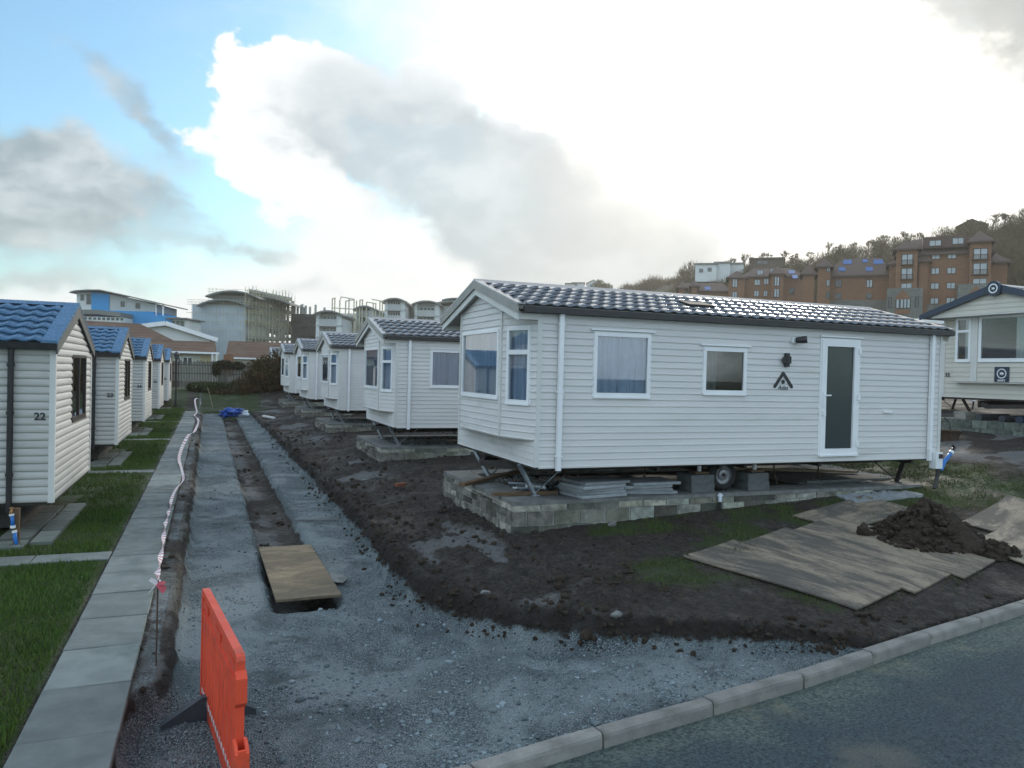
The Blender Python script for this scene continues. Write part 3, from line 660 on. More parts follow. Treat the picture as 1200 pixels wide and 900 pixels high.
def window(parent, O, U, N, a0, a1, z0, z1, frame='white', fw=.055, transom=None, mullions=(), curtain='curtain', glass='glass', drip=False, part_label=None, curt=(0., 1.), cz=None):
    fr = MB(); B = lambda *k: plane_box(fr, O, U, N, *k)
    B(a0, a1, z0, z0 + fw, -.04, .032); B(a0, a1, z1 - fw, z1, -.04, .032)
    B(a0, a0 + fw, z0 + fw, z1 - fw, -.04, .030); B(a1 - fw, a1, z0 + fw, z1 - fw, -.04, .030)
    # outer trim step
    B(a0 - .018, a0, z0 - .018, z1 + .018, 0, .018); B(a1, a1 + .018, z0 - .018, z1 + .018, 0, .018)
    B(a0, a1, z1, z1 + .018, 0, .0175); B(a0, a1, z0 - .03, z0, 0, .042)
    if transom: B(a0 + fw, a1 - fw, transom - .035, transom + .035, -.04, .029)
    for q in mullions: B(q - .03, q + .03, z0 + fw, z1 - fw, -.04, .028)
    if drip: B(a0 - .07, a1 + .07, z1 + .03, z1 + .055, 0, .05)
    w = fr.build('window', MT[frame], parent)
    if part_label: w['label'] = part_label
    g = MB(); O_, U_, N_ = Vector(O), Vector(U), Vector(N); Z = Vector((0, 0, 1))
    p = lambda a, z, n_: O_ + U_ * a + N_ * n_ + Z * z
    g.poly([p(a0 + fw, z0 + fw, .004), p(a1 - fw, z0 + fw, .004), p(a1 - fw, z1 - fw, .004), p(a0 + fw, z1 - fw, .004)])
    g.build('pane', MT[glass], w)
    if curtain:
        c = MB(); L = a1 - a0; A0, A1 = a0 + curt[0] * L, a0 + curt[1] * L; ns = max(8, int((A1 - A0) / .02)); zz0, zz1 = cz or (z0, z1)
        row = []
        for k in range(ns + 1):
            a = A0 + (A1 - A0) * k / ns
            d = -.055 + .018 * math.sin(a * 46 + 1.5 * math.sin(a * 9)) + .008 * math.sin(a * 91)
            row.append((a, d))
        for k in range(ns):
            (a, d), (a2, d2) = row[k], row[k + 1]
            c.poly([p(a, zz0, d * 1.05), p(a2, zz0, d2 * 1.05), p(a2, zz1, d2), p(a, zz1, d)])
        c.build('curtain', MT[curtain], w, smooth=False)
    return w

def roof_tiles(mb, O, U, S, L, Sl, row=.34, col=.21, amp=.022, step=.024, m=0, seed=0, phase=0.):
    """pantiles: O eave start, U along the eave, S unit up the slope"""
    O = Vector(O); U = Vector(U); S = Vector(S); Nn = U.cross(S); Nn = Nn if Nn.z > 0 else -Nn
    nr = max(1, round(Sl / row)); row = Sl / nr; nxs = int(L / col * 8)
    def prof(u): 
        t = (u / col + phase) % 1.
        return amp * (.5 + .5 * math.cos(2 * math.pi * t)) ** 1.3
    us = [L * k / nxs for k in range(nxs + 1)]
    for r_i in range(nr):
        lines = []
        for (s_, lift) in ((r_i * row - .0, step + .0), (r_i * row + row * .5, step * .55), ((r_i + 1) * row, .004)):
            lines.append(mb.addv([O + U * u + S * s_ + Nn * (lift + prof(u)) for u in us]))
        bot = mb.addv([O + U * u + S * (r_i * row + .012) + Nn * (.002 + prof(u) * .9 - (.0)) for u in us])
        for a_, c_ in ((lines[0], lines[1]), (lines[1], lines[2]), (bot, lines[0])):
            for k in range(nxs): mb.f.append((a_ + k, a_ + k + 1, c_ + k + 1, c_ + k)); mb.mi.append(m)

CW = 3.66
def make_caravan():
    L, Hh, RZ = 8.21, 2.28, 2.89
    t = empty('static_caravan'); EX = Vector((1, 0, 0)); EY = Vector((0, 1, 0)); Z = Vector((0, 0, 1))
    apex = lambda y: 2.26 + (RZ - .12 - 2.26) * (1 - abs(y - CW / 2) / (CW / 2))
    body = MB(); sp = .1012
    wins = [(.92, 1.91, 1.06, 2.03), (2.90, 3.75, 1.13, 1.87), (5.34, 6.18, .10, 2.09)]
    siding(body, (0, 0, 0), EX, -EY, .0, 2.30, sp, lambda z: 0, lambda z: L, wins)
    siding(body, (L, CW, 0), -EX, EY, .0, 2.30, sp, lambda z: 0, lambda z: L)
    glo = lambda z: 0 if z < 2.26 else (z - 2.26) / (RZ - .12 - 2.26) * CW / 2
    ghi = lambda z: CW - glo(z)
    siding(body, (L, 0, 0), EY, EX, 0, RZ - .13, sp, glo, ghi, kinks=(2.26,))
    # front: skirt below, canted bay above
    BZ = .40; bx = -.25; y1, y2 = .81, CW - .81
    siding(body, (0, CW, 0), -EY, -EX, 0, BZ, sp, lambda z: 0, lambda z: CW)
    P0, P1, P2, P3 = Vector((0, 0, 0)), Vector((bx, y1, 0)), Vector((bx, y2, 0)), Vector((0, CW, 0))
    def top_at(y): return apex(y)
    fwin = (.11, y2 - y1 - .11, .985, 2.07)
    siding(body, P2, -EY, -EX, BZ, RZ - .14, sp,
           lambda z: max(0, 1.02 - (RZ - .14 - z) * 2.9 * 1.0) if z > 2.48 else 0, lambda z: (y2 - y1) - (max(0, 1.02 - (RZ - .14 - z) * 2.9) if z > 2.48 else 0), [fwin], kinks=(2.48,))
    cl = (P1 - P0).length; cu = (P1 - P0) / cl; cn = Vector((cu.y * -1, cu.x, 0)); cn = cn if cn.x < 0 else -cn
    cwin = (.15, .70, .93, 2.08)
    topz = lambda u: 2.26 + (2.5 - 2.26) * u / cl
    siding(body, P1, -cu, cn, BZ, 2.5, sp, lambda z: 0, lambda z: cl if z < 2.27 else max(.01, cl * (2.5 - z) / .23), [(cl - cwin[1], cl - cwin[0], cwin[2], cwin[3])], kinks=(2.27,))
    cl2 = (P3 - P2).normalized(); cn2 = Vector((-cl2.y, cl2.x, 0)); cn2 = cn2 if cn2.x < 0 else -cn2
    siding(body, P3, -cl2, cn2, BZ, 2.5, sp, lambda z: 0 if z < 2.27 else cl * (1 - (2.5 - z) / .23), lambda z: cl, [(cwin[0], cwin[1], cwin[2], cwin[3])], kinks=(2.27,))
    # underside of the bay
    body.prism([(0.01, 0.02, BZ - .001), (bx + .0, y1, BZ - .001), (bx, y2, BZ - .001), (0.01, CW - .02, BZ - .001)], (0, 0, -.02), 1)
    # corner trims and base trims
    T = lambda *k: body.box(*k, 1)
    T(-.022, .05, -.022, .012, 0.0, BZ + .02); T(-.012, .06, -.022, .012, BZ + .02, 2.27)
    T(L - .05, L + .022, -.022, .012, 0, 2.28); T(-.022, .05, CW - .012, CW + .022, 0, 2.27); T(L - .05, L + .022, CW - .012, CW + .022, 0, 2.28)
    for P in (P1, P2):
        s_ = 1 if P is P1 else -1
        body.beam(P + Z * BZ + Vector((-.004, 0, 0)), P + Z * 2.47 + Vector((-.004, 0, 0)), .05, .045, 1)
    T(.05, L - .05, -.018, .01, -.02, .0)
    # floor and ceiling
    body.box(.01, L - .01, .01, CW - .01, -.04, -.001, 2); body.box(.02, L - .02, .03, CW - .03, 2.22, 2.25, 3)
    body.box(5.2, 5.24, .03, CW - .03, 0, 2.22, 3); body.box(2.5, 2.53, .03, CW - .03, 0, 2.22, 3)
    body.build('body', [MT['siding'], MT['trim'], MT['dark_steel'], MT['interior']], t)
    # roof
    ov = .385; x0, x1 = -ov, 8.36; ye = -.10; ze = 2.375
    yr = CW / 2; sl = Vector((0, yr - ye, RZ - ze)); Sl = sl.length; S = sl / Sl
    rf = MB()
    roof_tiles(rf, (x0 + .09, ye - .02, ze - .01), EX, S, x1 - x0 - .18, Sl - .05, .375, .212, .025, .034)
    S2 = Vector((0, -(yr - ye), RZ - ze)) / Sl
    roof_tiles(rf, (x0 + .09, CW - ye + .02, ze - .01), EX, S2, x1 - x0 - .18, Sl - .05, .375, .212, .025, .034)
    # deck under the tiles
    rf.prism([(x0 + .03, ye, ze - .012), (x0 + .03, yr, RZ - .012), (x0 + .03, CW - ye, ze - .012), (x0 + .03, CW - ye, ze - .07), (x0 + .03, yr, RZ - .07), (x0 + .03, ye, ze - .07)], (x1 - x0 - .06, 0, 0), 1)
    roof = rf.build('roof', [MT['tile'], MT['barge']], t, smooth=True)
    rc = MB(); rc.prism([(x0 - .01, yr - .13, RZ - .012), (x0 - .01, yr, RZ + .055), (x0 - .01, yr + .13, RZ - .012), (x0 - .01, yr + .11, RZ - .02), (x0 - .01, yr, RZ + .02), (x0 - .01, yr - .11, RZ - .02)], (x1 - x0 + .02, 0, 0))
    rc.build('ridge_cap', MT['ridge'], roof)
    for xa, xb in ((x0 - .015, x0 + .12), (x1 - .12, x1 + .015)):
        for sgn in (1, -1):
            vt = MB(); f = lambda y: CW - y if sgn < 0 else y
            a = [(xa, f(ye - .03), ze + .025), (xa, f(yr), RZ + .04), (xa, f(yr), RZ + .012), (xa, f(ye - .03), ze - .0)]
            vt.prism(a, (xb - xa, 0, 0)); vt.build('verge_trim', MT['ridge'], roof)
    for xa in (x0 - .012, x1 - .02):
        for sgn in (1, -1):
            bb = MB(); f = lambda y: CW - y if sgn < 0 else y
            bb.prism([(xa, f(ye - .02), ze - .12), (xa, f(ye - .02), ze), (xa, f(yr), RZ + .012), (xa, f(yr), RZ - .115)], (.032, 0, 0), 0)
            q = .03 if xa < 0 else -.03
            bb.prism([(xa + q, f(ye + .03), ze - .22), (xa + q, f(ye + .03), ze - .12), (xa + q, f(yr), RZ - .11), (xa + q, f(yr), RZ - .215)], (.03, 0, 0), 1)
            bb.build('barge_board', [MT['barge'], MT['trim']], t)
    sf = MB()                                   # boxed eaves and soffit of the front overhang
    for sgn in (1, -1):
        f = lambda y: CW - y if sgn < 0 else y
        sf = MB()
        sf.hexa([Vector(q) for q in ((x0 + .05, f(-.02), 2.17), (.02, f(-.02), 2.17), (.02, f(.10), 2.17), (x0 + .05, f(.10), 2.17), (x0 + .05, f(-.02), 2.29), (.02, f(-.02), 2.29), (.02, f(.10), 2.33), (x0 + .05, f(.10), 2.33))], 0)
        sf.hexa([Vector(q) for q in ((x0 + .05, f(.10), ze - .13), (-.02, f(.10), ze - .13), (-.02, f(yr), RZ - .21), (x0 + .05, f(yr), RZ - .21), (x0 + .05, f(.10), ze - .11), (-.02, f(.10), ze - .11), (-.02, f(yr), RZ - .19), (x0 + .05, f(yr), RZ - .19))], 1)
        sf.build('soffit', [MT['trim'], MT['barge']], t)
    for sgn in (1, -1):
        gt = MB(); f = lambda y: CW - y if sgn < 0 else y
        gt.prism([(x0 + .1, f(ye - .05), ze - .02), (x0 + .1, f(ye - .05), ze - .10), (x0 + .1, f(-.03), ze - .115), (x0 + .1, f(-.03), ze - .02)], (x1 - x0 - .08, 0, 0))
        gt.build('gutter', MT['black'], t)
    for xa in (.35, 7.92):
        dp = MB(); dp.box(xa - .035, xa + .035, -.088, -.028, -.05, 2.28)
        for z in (.15, 1.1, 2.1): dp.box(xa - .05, xa + .05, -.092, -.02, z, z + .03)
        dp.build('downpipe', MT['white'], t)
    window(t, (0, 0, 0), EX, -EY, *wins[0], drip=True)
    w = window(t, (0, 0, 0), EX, -EY, *wins[1], drip=True, curtain='blind', curt=(.06, .34), glass='glass_dark')
    window(t, P2, -EY, -EX, *fwin, fw=.045, curtain='curtain')
    window(t, P1, -cu, cn, cl - cwin[1], cl - cwin[0], cwin[2], cwin[3], fw=.05, transom=1.70)
    window(t, P3, -cl2, cn2, cwin[0], cwin[1], cwin[2], cwin[3], fw=.05, transom=1.70)
    # door
    d = MB(); O, U, N = (0, 0, 0), EX, -EY; a0, a1, z0, z1 = wins[2]
    for k in ((a0, a1, z0, z0 + .10), (a0, a1, z1 - .11, z1), (a0, a0 + .11, z0 + .10, z1 - .11), (a1 - .11, a1, z0 + .10, z1 - .11)): plane_box(d, O, U, N, *k, -.04, .035)
    for k in ((a0 - .03, a0, z0 - .02, z1 + .03), (a1, a1 + .03, z0 - .02, z1 + .03)): plane_box(d, O, U, N, *k, 0, .022)
    plane_box(d, O, U, N, a0, a1, z1, z1 + .03, 0, .021); plane_box(d, O, U, N, a0 - .05, a1 + .07, z1 + .045, z1 + .07, 0, .05); plane_box(d, O, U, N, a0 - .02, a1 + .02, z0 - .03, z0, 0, .06)
    for z in (.28, 1.10, 1.92): plane_box(d, O, U, N, a1 - .03, a1 + .03, z - .05, z + .05, .03, .055)
    door = d.build('door', MT['white'], t)
    pn = MB(); pn.poly([Vector((a0 + .11, .0, z0 + .10)), Vector((a1 - .11, .0, z0 + .10)), Vector((a1 - .11, .0, z1 - .11)), Vector((a0 + .11, .0, z1 - .11))]); pn.build('pane', MT['frost'], door)
    hd = MB(); hd.box(a0 + .03, a0 + .07, -.055, -.034, .92, 1.18); hd.beam((a0 + .05, -.06, 1.13), (a0 + .19, -.06, 1.13), .022, .022); hd.box(a0 + .03, a0 + .075, -.075, -.034, .78, .86); hd.build('handle', MT['white'], door)
    # wall lamp, flood lamp, emblem
    fl = MB(); fl.tube([(4.70, -.0, 2.05), (4.70, -.07, 2.05)], .055, 14, 1); fl.tube([(4.72, -.07, 2.05), (4.80, -.16, 2.06), (4.84, -.2, 2.065)], [.05, .062, .06], 14, 0); fl.build('flood_lamp', [MT['black'], MT['white']], t, smooth=False)
    wl = MB(); wl.box(4.53, 4.62, -.05, -.01, 1.60, 1.83); wl.tube([(4.53, -.06, 1.715), (4.50, -.10, 1.715)], [.07, .06], 14); wl.box(4.50, 4.60, -.11, -.045, 1.655, 1.775); wl.build('wall_lamp', MT['black'], t)
    em = MB(); yy = -.018
    def cap(p, q, r):
        p = Vector((p[0], yy, p[1])); q = Vector((q[0], yy, q[1])); dd = (q - p).normalized(); pe = Vector((-dd.z, 0, dd.x))
        pts = [p + (pe * math.cos(a) - dd * math.sin(a)) * r for a in [math.pi * k / 8 for k in range(9)]] + [q + (-pe * math.cos(a) + dd * math.sin(a)) * r for a in [math.pi * k / 8 for k in range(9)]]
        em.prism(pts, (0, -.006, 0))
    cap((4.345, 1.265), (4.515, 1.49), .028)
    yy = -.0175; cap((4.515, 1.49), (4.70, 1.265), .028)
    em.prism([(4.515 + .036 * math.cos(a), -.018, 1.345 + .036 * math.sin(a)) for a in [2 * math.pi * k / 18 for k in range(18)]], (0, -.006, 0))
    emo = em.build('emblem', MT['black'], t)
    text_mesh('emblem_lettering', 'Atlas', .105, MT['black'], emo, (4.515, -.021, 1.245), (R(90), 0, 0), shear=.3)
    vn = MB(); vn.box(6.80, 6.98, -.05, -.01, .83, .87); vn.build('vent', MT['white'], t)
    rv_ = MB(); rv_.hexa([Vector((3.0 + dx, .55 + dy, 2.53 + .257 * dy + z)) for z in (.03, .085) for dx, dy in ((0, 0), (.5, 0), (.5, .3), (0, .3))]); rv_.build('roof_vent', MT['rubber'], roof)
    mtb = MB(); mtb.box(7.97, 8.14, -.16, -.02, -.19, .11); mtb.box(8.04, 8.12, -.18, -.16, .0, .08, 1); mtb.tube([(8.12, -.09, -.19), (8.10, -.09, -.35), (8.0, -.12, -.56)], .035, 8, 1); mtb.build('meter_box', [MT['white'], MT['black']], t)
    # chassis
    ch = MB()
    for y in (1.0, 2.66): ch.box(.2, 7.9, y - .03, y + .03, -.2, -.045)
    for x in (.3, 2.2, 3.4, 3.9, 5.5, 7.7): ch.box(x - .03, x + .03, .12, CW - .12, -.12, -.042)
    ch.beam((.3, 1.0, -.12), (-.2, CW / 2, -.14), .06, .1); ch.beam((.3, 2.66, -.12), (-.2, CW / 2, -.14), .06, .1)
    ch.tube([(3.57, .3, -.24), (3.57, CW - .3, -.24)], .04, 8)
    ch.build('chassis', MT['dark_steel'], t)
    for y in (.34, CW - .34):
        ty = MB(); n = 28; pr = [(-.09, .16), (-.095, .2), (-.085, .245), (-.06, .262), (.06, .262), (.085, .245), (.095, .2), (.09, .16)]
        rings = [ty.addv([(3.57 + r_ * math.cos(a), y + o_, -.24 + r_ * math.sin(a)) for a in [2 * math.pi * k / n for k in range(n)]]) for o_, r_ in pr]
        for a_, c_ in zip(rings[:-1], rings[1:]):
            for k in range(n): ty.f.append((a_ + k, a_ + (k + 1) % n, c_ + (k + 1) % n, c_ + k)); ty.mi.append(0)
        wh = ty.build('wheel', MT['rubber'], t, smooth=True)
        rm = MB(); pr = [(-.075, .165), (-.05, .15), (-.045, .10), (-.07, .085), (-.075, .05), (-.075, .0)]
        s_ = 1 if y < 1 else -1
        rings = [rm.addv([(3.57 + r_ * math.cos(a), y + s_ * o_, -.24 + r_ * math.sin(a)) for a in [2 * math.pi * k / n for k in range(n)]]) for o_, r_ in pr]
        for a_, c_ in zip(rings[:-1], rings[1:]):
            for k in range(n): rm.f.append((a_ + k, a_ + (k + 1) % n, c_ + (k + 1) % n, c_ + k)); rm.mi.append(0)
        rm.tube([(3.57, y - s_ * .075, -.24), (3.57, y - s_ * .10, -.24)], .03, 10, 1); rm.build('rim', [MT['rim'], MT['black']], wh)
    for (xa, ya), (xb, yb) in (((-.02, .56), (.27, .60)), ((.03, CW - .80), (.27, CW - 1.02)), ((8.1, .6), (7.75, .5)), ((8.1, CW - .6), (7.75, CW - .5))):
        lg = MB(); lg.beam((xa, ya, -.02), (xb, yb, -.515), .075, .05); lg.box(xb - .07, xb + .07, yb - .07, yb + .07, -.52, -.505)
        lg.beam((xb, yb, -.48), (xb + (.55 if xa < 4 else -.55), yb + .1, -.08), .018)
        lg.build('corner_leg', MT['steel'] if xa < 4 else MT['dark_steel'], t)
    return t

def text_mesh(name, s, size, mat, parent, loc, rot, shear=0., extrude=.002, align='CENTER', bold=0.):
    cu = bpy.data.curves.new(name, 'FONT'); cu.body = s; cu.size = size; cu.extrude = extrude; cu.align_x = align; cu.align_y = 'CENTER'; cu.shear = shear; cu.offset = bold
    to = bpy.data.objects.new(name + '_tmp', cu); COL.objects.link(to)
    dg = bpy.context.evaluated_depsgraph_get(); me = bpy.data.meshes.new_from_object(to.evaluated_get(dg))
    bpy.data.objects.remove(to); bpy.data.curves.remove(cu)
    me.materials.clear(); me.materials.append(mat); me.name = name
    o = bpy.data.objects.new(name, me); COL.objects.link(o); o.parent = parent; o.location = loc; o.rotation_euler = rot
    return o

XF, YA, ZF, SR = 4.4917, 10.287, 1.170, 9.114
cara = make_caravan(); cara.location = (XF, YA, ZF)
tag(cara, 'nearest cream static caravan, whose whole side with glazed door and emblem shows', 'caravan', 'new static caravans on block bases')
dz = [0, -.09, -.12, -.07, -.07, -.08]
lab = ['second cream caravan in the right row, with one side window showing',
       'third cream caravan in the right row, behind the one with the visible side window',
       'fourth cream caravan in the right row, only its bay and downpipe showing',
       'fifth cream caravan in the right row, next to last before the hedge',
       'smallest and farthest cream caravan at the hedge end of the right row']
for k in range(1, 6):
    c = copy_tree(cara); c.location = (XF, YA + SR * k, ZF + dz[k]); c['label'] = lab[k - 1]

# ---------------------------------------------------------------- block plinths
def make_plinth():
    t = empty('block_plinth'); x0, y0, w, z0, z1 = -.27, .12, 3.62, -.35, .65
    x1 = 8.0
    wall = MB(); ch = .215
    mort = MB(); mort.box(x0 + .02, x1, y0 + .02, y0 + .2, z0, z1 - .05); mort.box(x0 + .02, x0 + .2, y0 + .2, y0 + w - .02, z0, z1 - .05)
    z = z0 - .01
    r_i = 0
    tops = z1 - .06
    while z < tops - .02:
        zt = min(z + ch - .012, tops); u = -.22 * (r_i % 2)
        while u < x1 - x0:
            a, c = max(u, 0), min(u + .43, x1 - x0)
            if c - a > .05:
                tn_ = random.choice([.35, .5, .7, .95, 1.15, 1.45]); wr = random.uniform(.9, 1.05); wall.color((tn_ * wr, tn_, tn_ * random.uniform(.85, 1)))
                j = [random.uniform(-.012, .012) for _ in range(8)]
                wall.hexa([Vector(q) for q in ((x0 + a + .008, y0 + j[0], z + j[5] * .5), (x0 + c - .008, y0 + j[1], z), (x0 + c - .008, y0 + .1, z), (x0 + a + .008, y0 + .1, z), (x0 + a + .008, y0 + j[2], zt), (x0 + c - .008, y0 + j[3], zt + j[6] * .5), (x0 + c - .008, y0 + .1, zt), (x0 + a + .008, y0 + .1, zt))])
            u += .44
        v = -.15 * ((r_i + 1) % 2)
        while v < w:
            LL = random.choice([.21, .3, .43]); a, c = max(v, .1), min(v + LL, w)
            if c - a > .05:
                halves = [(z, zt)] if random.random() < .4 else [(z, (z + zt) / 2 - .006), ((z + zt) / 2 + .006, zt)]
                for za, zc_ in halves:
                    tn_ = random.choice([.4, .6, .8, 1., 1.2, 1.5]); wall.color((tn_, tn_ * .97, tn_ * .92)); j = [random.uniform(-.018, .018) for _ in range(4)]
                    wall.hexa([Vector(q) for q in ((x0 + j[0], y0 + a + .008, za), (x0 + .1, y0 + a + .008, za), (x0 + .1, y0 + c - .008, za), (x0 + j[1], y0 + c - .008, za), (x0 + j[2], y0 + a + .008, zc_), (x0 + .1, y0 + a + .008, zc_), (x0 + .1, y0 + c - .008, zc_), (x0 + j[3], y0 + c - .008, zc_))])
            v += LL + .01
        z += ch; r_i += 1
    wo_ = wall.build('block_wall', MT['block'], t); mort.build('mortar_bed', MT['mortar'], wo_)
    cap = MB(); z = z1
    # concrete strip round the rim with a ragged edge
    def strip(pts_out, pts_in):
        n = len(pts_out)
        for k in range(n - 1):
            a, b_, c, d = pts_out[k], pts_out[k + 1], pts_in[k + 1], pts_in[k]
            cap.hexa([Vector((*a, z - .06)), Vector((*b_, z - .06)), Vector((*c, z - .06)), Vector((*d, z - .06)), Vector((*a, z)), Vector((*b_, z)), Vector((*c, z)), Vector((*d, z))])
    xs = np.arange(x0 + .0, x1 + .01, .25)
    strip([(x, y0 - .008 + random.uniform(-.012, .012)) for x in xs], [(x, y0 + .55 + random.uniform(-.04, .04)) for x in xs])
    ys = np.arange(y0 + .6, y0 + w + .01, .25)
    strip([(x0 - .008 + random.uniform(-.012, .012), y) for y in ys], [(x0 + .5 + random.uniform(-.04, .04), y) for y in ys])
    xs = np.arange(x0 + .5, x1 + .01, .3)
    strip([(x, y0 + w - .5 + random.uniform(-.04, .04)) for x in xs], [(x, y0 + w + random.uniform(-.01, .01)) for x in xs])
    cap.build('concrete_rim', MT['concrete'], t)
    fi = MB(); fi.box(x0 + .15, x1, y0 + .15, y0 + w - .15, z0, z1 - .09); fill = fi.build('gravel_fill', MT['clod'], t)
    P = np.stack([rng.uniform(x0 + .5, x0 + 2.6, 900), rng.uniform(y0 + .5, y0 + w - .5, 900), np.full(900, z1 - .085)], 1)
    st = scatter_lumps('loose_stone', P, rng.uniform(.012, .03, 900), MT['stone'], rng.uniform(.7, 1.8, (900, 1)) * np.ones((1, 3))); st.parent = t; st['kind'] = 'stuff'
    return t
pl0 = make_plinth(); pl0.location = (XF, YA, 0)
tag(pl0, 'pale rough block base under the nearest caravan, with slab stacks on it', 'plinth', 'block bases under the right row of caravans')
lab = ['block base under the second caravan of the right row', 'block base under the third caravan of the right row', 'block base under the fourth caravan of the right row', 'block base under the fifth caravan of the right row', 'small block base under the farthest caravan by the hedge']
for k in range(1, 6):
    c = copy_tree(pl0); c.location = (XF + random.uniform(-.1, .05), YA + SR * k, dz[k] - .0); c['label'] = lab[k - 1]

# ---------------------------------------------------------------- older caravans on the left
def make_old():
    L, Hh, Wd, RZ = 8.0, 2.28, 3.70, 3.03
    t = empty('holiday_caravan'); EX = Vector((1, 0, 0)); EY = Vector((0, 1, 0)); sp = .114
    body = MB(); wg = (1.53, 3.04, 1.10, 2.21)
    siding(body, (-L, 0, 0), EX, -EY, 0, 2.30, sp, lambda z: 0, lambda z: L, t=.026, style='log')
    siding(body, (0, Wd, 0), -EX, EY, 0, 2.30, sp, lambda z: 0, lambda z: L, t=.026, style='log')
    glo = lambda z: 0 if z < 2.26 else (z - 2.26) / (RZ - .06 - 2.26) * Wd / 2
    siding(body, (0, 0, 0), EY, EX, 0, RZ - .07, sp, glo, lambda z: Wd - glo(z), [wg], kinks=(2.26,), t=.026, style='log')
    siding(body, (-L, Wd, 0), -EY, -EX, 0, RZ - .07, sp, glo, lambda z: Wd - glo(z), kinks=(2.26,), t=.026, style='log')
    for x in (0, -L):
        for y in (0, Wd): body.box(x - .05, x + .03, y - (.03 if y == 0 else .05), y + (.05 if y == 0 else .03), -.01, 2.27, 1)
    body.box(-L + .02, -.02, .02, Wd - .02, -.05, -.002, 2); body.box(-L + .02, -.03, .04, Wd - .04, 2.24, 2.27, 3); body.box(-3.4, -3.36, .04, Wd - .04, 0, 2.24, 3)
    body.build('body', [MT['siding_old'], MT['trim'], MT['dark_steel'], MT['interior']], t)
    ye, ze, yr = -.10, 2.36, Wd / 2; sl = Vector((0, yr - ye, RZ - ze)); Sl = sl.length; S = sl / Sl; S2 = Vector((0, -S.y, S.z)); xo = .07
    rf = MB()
    roof_tiles(rf, (-L, ye - .02, ze - .01), EX, S, L - .13, Sl - .04, .36, .235, .03, .046)
    roof_tiles(rf, (-L, Wd - ye + .02, ze - .01), EX, S2, L - .13, Sl - .04, .36, .235, .03, .046)
    rf.prism([(-L - .03, ye, ze - .012), (-L - .03, yr, RZ - .012), (-L - .03, Wd - ye, ze - .012), (-L - .03, Wd - ye, ze - .06), (-L - .03, yr, RZ - .06), (-L - .03, ye, ze - .06)], (L + .03, 0, 0), 1)
    roof = rf.build('roof', [MT['tile_blue'], MT['green_barge']], t, smooth=True)
    rc = MB(); rc.prism([(-L, yr - .12, RZ - .0), (-L, yr, RZ + .065), (-L, yr + .12, RZ - .0), (-L, yr + .10, RZ - .01), (-L, yr, RZ + .03), (-L, yr - .10, RZ - .01)], (L + xo, 0, 0)); rc.build('ridge_cap', MT['tile_blue'], roof)
    for sgn in (1, -1):
        vt = MB(); f = lambda y: Wd - y if sgn < 0 else y
        vt.prism([(-.15, f(ye - .03), ze + .03), (-.15, f(yr), RZ + .05), (-.15, f(yr), RZ + .0), (-.15, f(ye - .03), ze - .02)], (.15 + xo, 0, 0))
        vt.build('verge_trim', MT['tile_blue'], roof)
    for sgn in (1, -1):
        bb = MB(); f = lambda y: Wd - y if sgn < 0 else y
        bb.prism([(xo - .03, f(ye - .035), ze - .17), (xo - .03, f(ye - .035), ze - .025), (xo - .03, f(yr), RZ - .003), (xo - .03, f(yr), RZ - .19)], (.026, 0, 0))
        bb.build('barge_board', MT['green_barge'], t)
    for sgn in (1, -1):
        f = lambda y: Wd - y if sgn < 0 else y
        g = MB(); g.prism([(-L, f(ye - .06), ze - .01), (-L, f(ye - .05), ze - .10), (-L, f(-.03), ze - .11), (-L, f(-.03), ze - .01)], (L + .05, 0, 0)); g.build('gutter', MT['black'], t)
    dp = MB(); dp.tube([(-.53, -.075, 2.3), (-.53, -.075, -.12)], .04, 12)
    for z in (.4, 1.3, 2.0): dp.tube([(-.53, -.075, z), (-.53, -.075, z + .05)], .052, 12)
    dp.build('downpipe', MT['black'], t, smooth=False)
    window(t, (0, 0, 0), EY, EX, *wg, frame='brownframe', fw=.05, mullions=((wg[0] + wg[1]) / 2,), curtain=None, glass='glass_dark')
    st = MB(); st.box(-1.0, -.2, .3, 3.4, .0, .45); st.box(-.35, -.12, .3, 3.4, .45, 1.0); st.build('seat', MT['curtain'], t)
    sk = MB(); sk.box(-L + .1, -.45, .35, .45, -.42, -.05); sk.box(-.55, -.45, .45, Wd - .3, -.42, -.05); sk.box(-L + .1, -.45, Wd - .3, Wd - .2, -.42, -.05); sk.build('under_skirt', MT['dark_steel'], t)
    return t
XL, YL, ZL, SL = -2.1525, 13.0155, .475, 8.9295
old = make_old()
lab = ['nearest old caravan on the left, number 22 beside its black downpipe', 'old cream caravan numbered 23, second in the left row', 'old cream caravan numbered 24, third in the left row', 'old cream caravan numbered 25, fourth in the left row', 'farthest old caravan numbered 26, at the fence end of the left row']
offs = [(.03, 0, 0), (0, 0, 0), (0, 0, 0), (0, 0, 0), (0, 0, 0)]
for k in range(5):
    c = old if k == 0 else copy_tree(old)
    c.location = (XL + offs[k][0], YL + SL * k, ZL + offs[k][2])
    tag(c, lab[k], 'caravan', 'older caravans in the left row')
for k, c in enumerate([o for o in COL.objects if o.name.startswith('holiday_caravan')]):
    num = round((c.location.y - YL) / SL) + 22
    text_mesh('number', str(num), .15, MT['black'], c, (-.165, -.03, 1.265), (R(90), 0, 0), bold=.004)
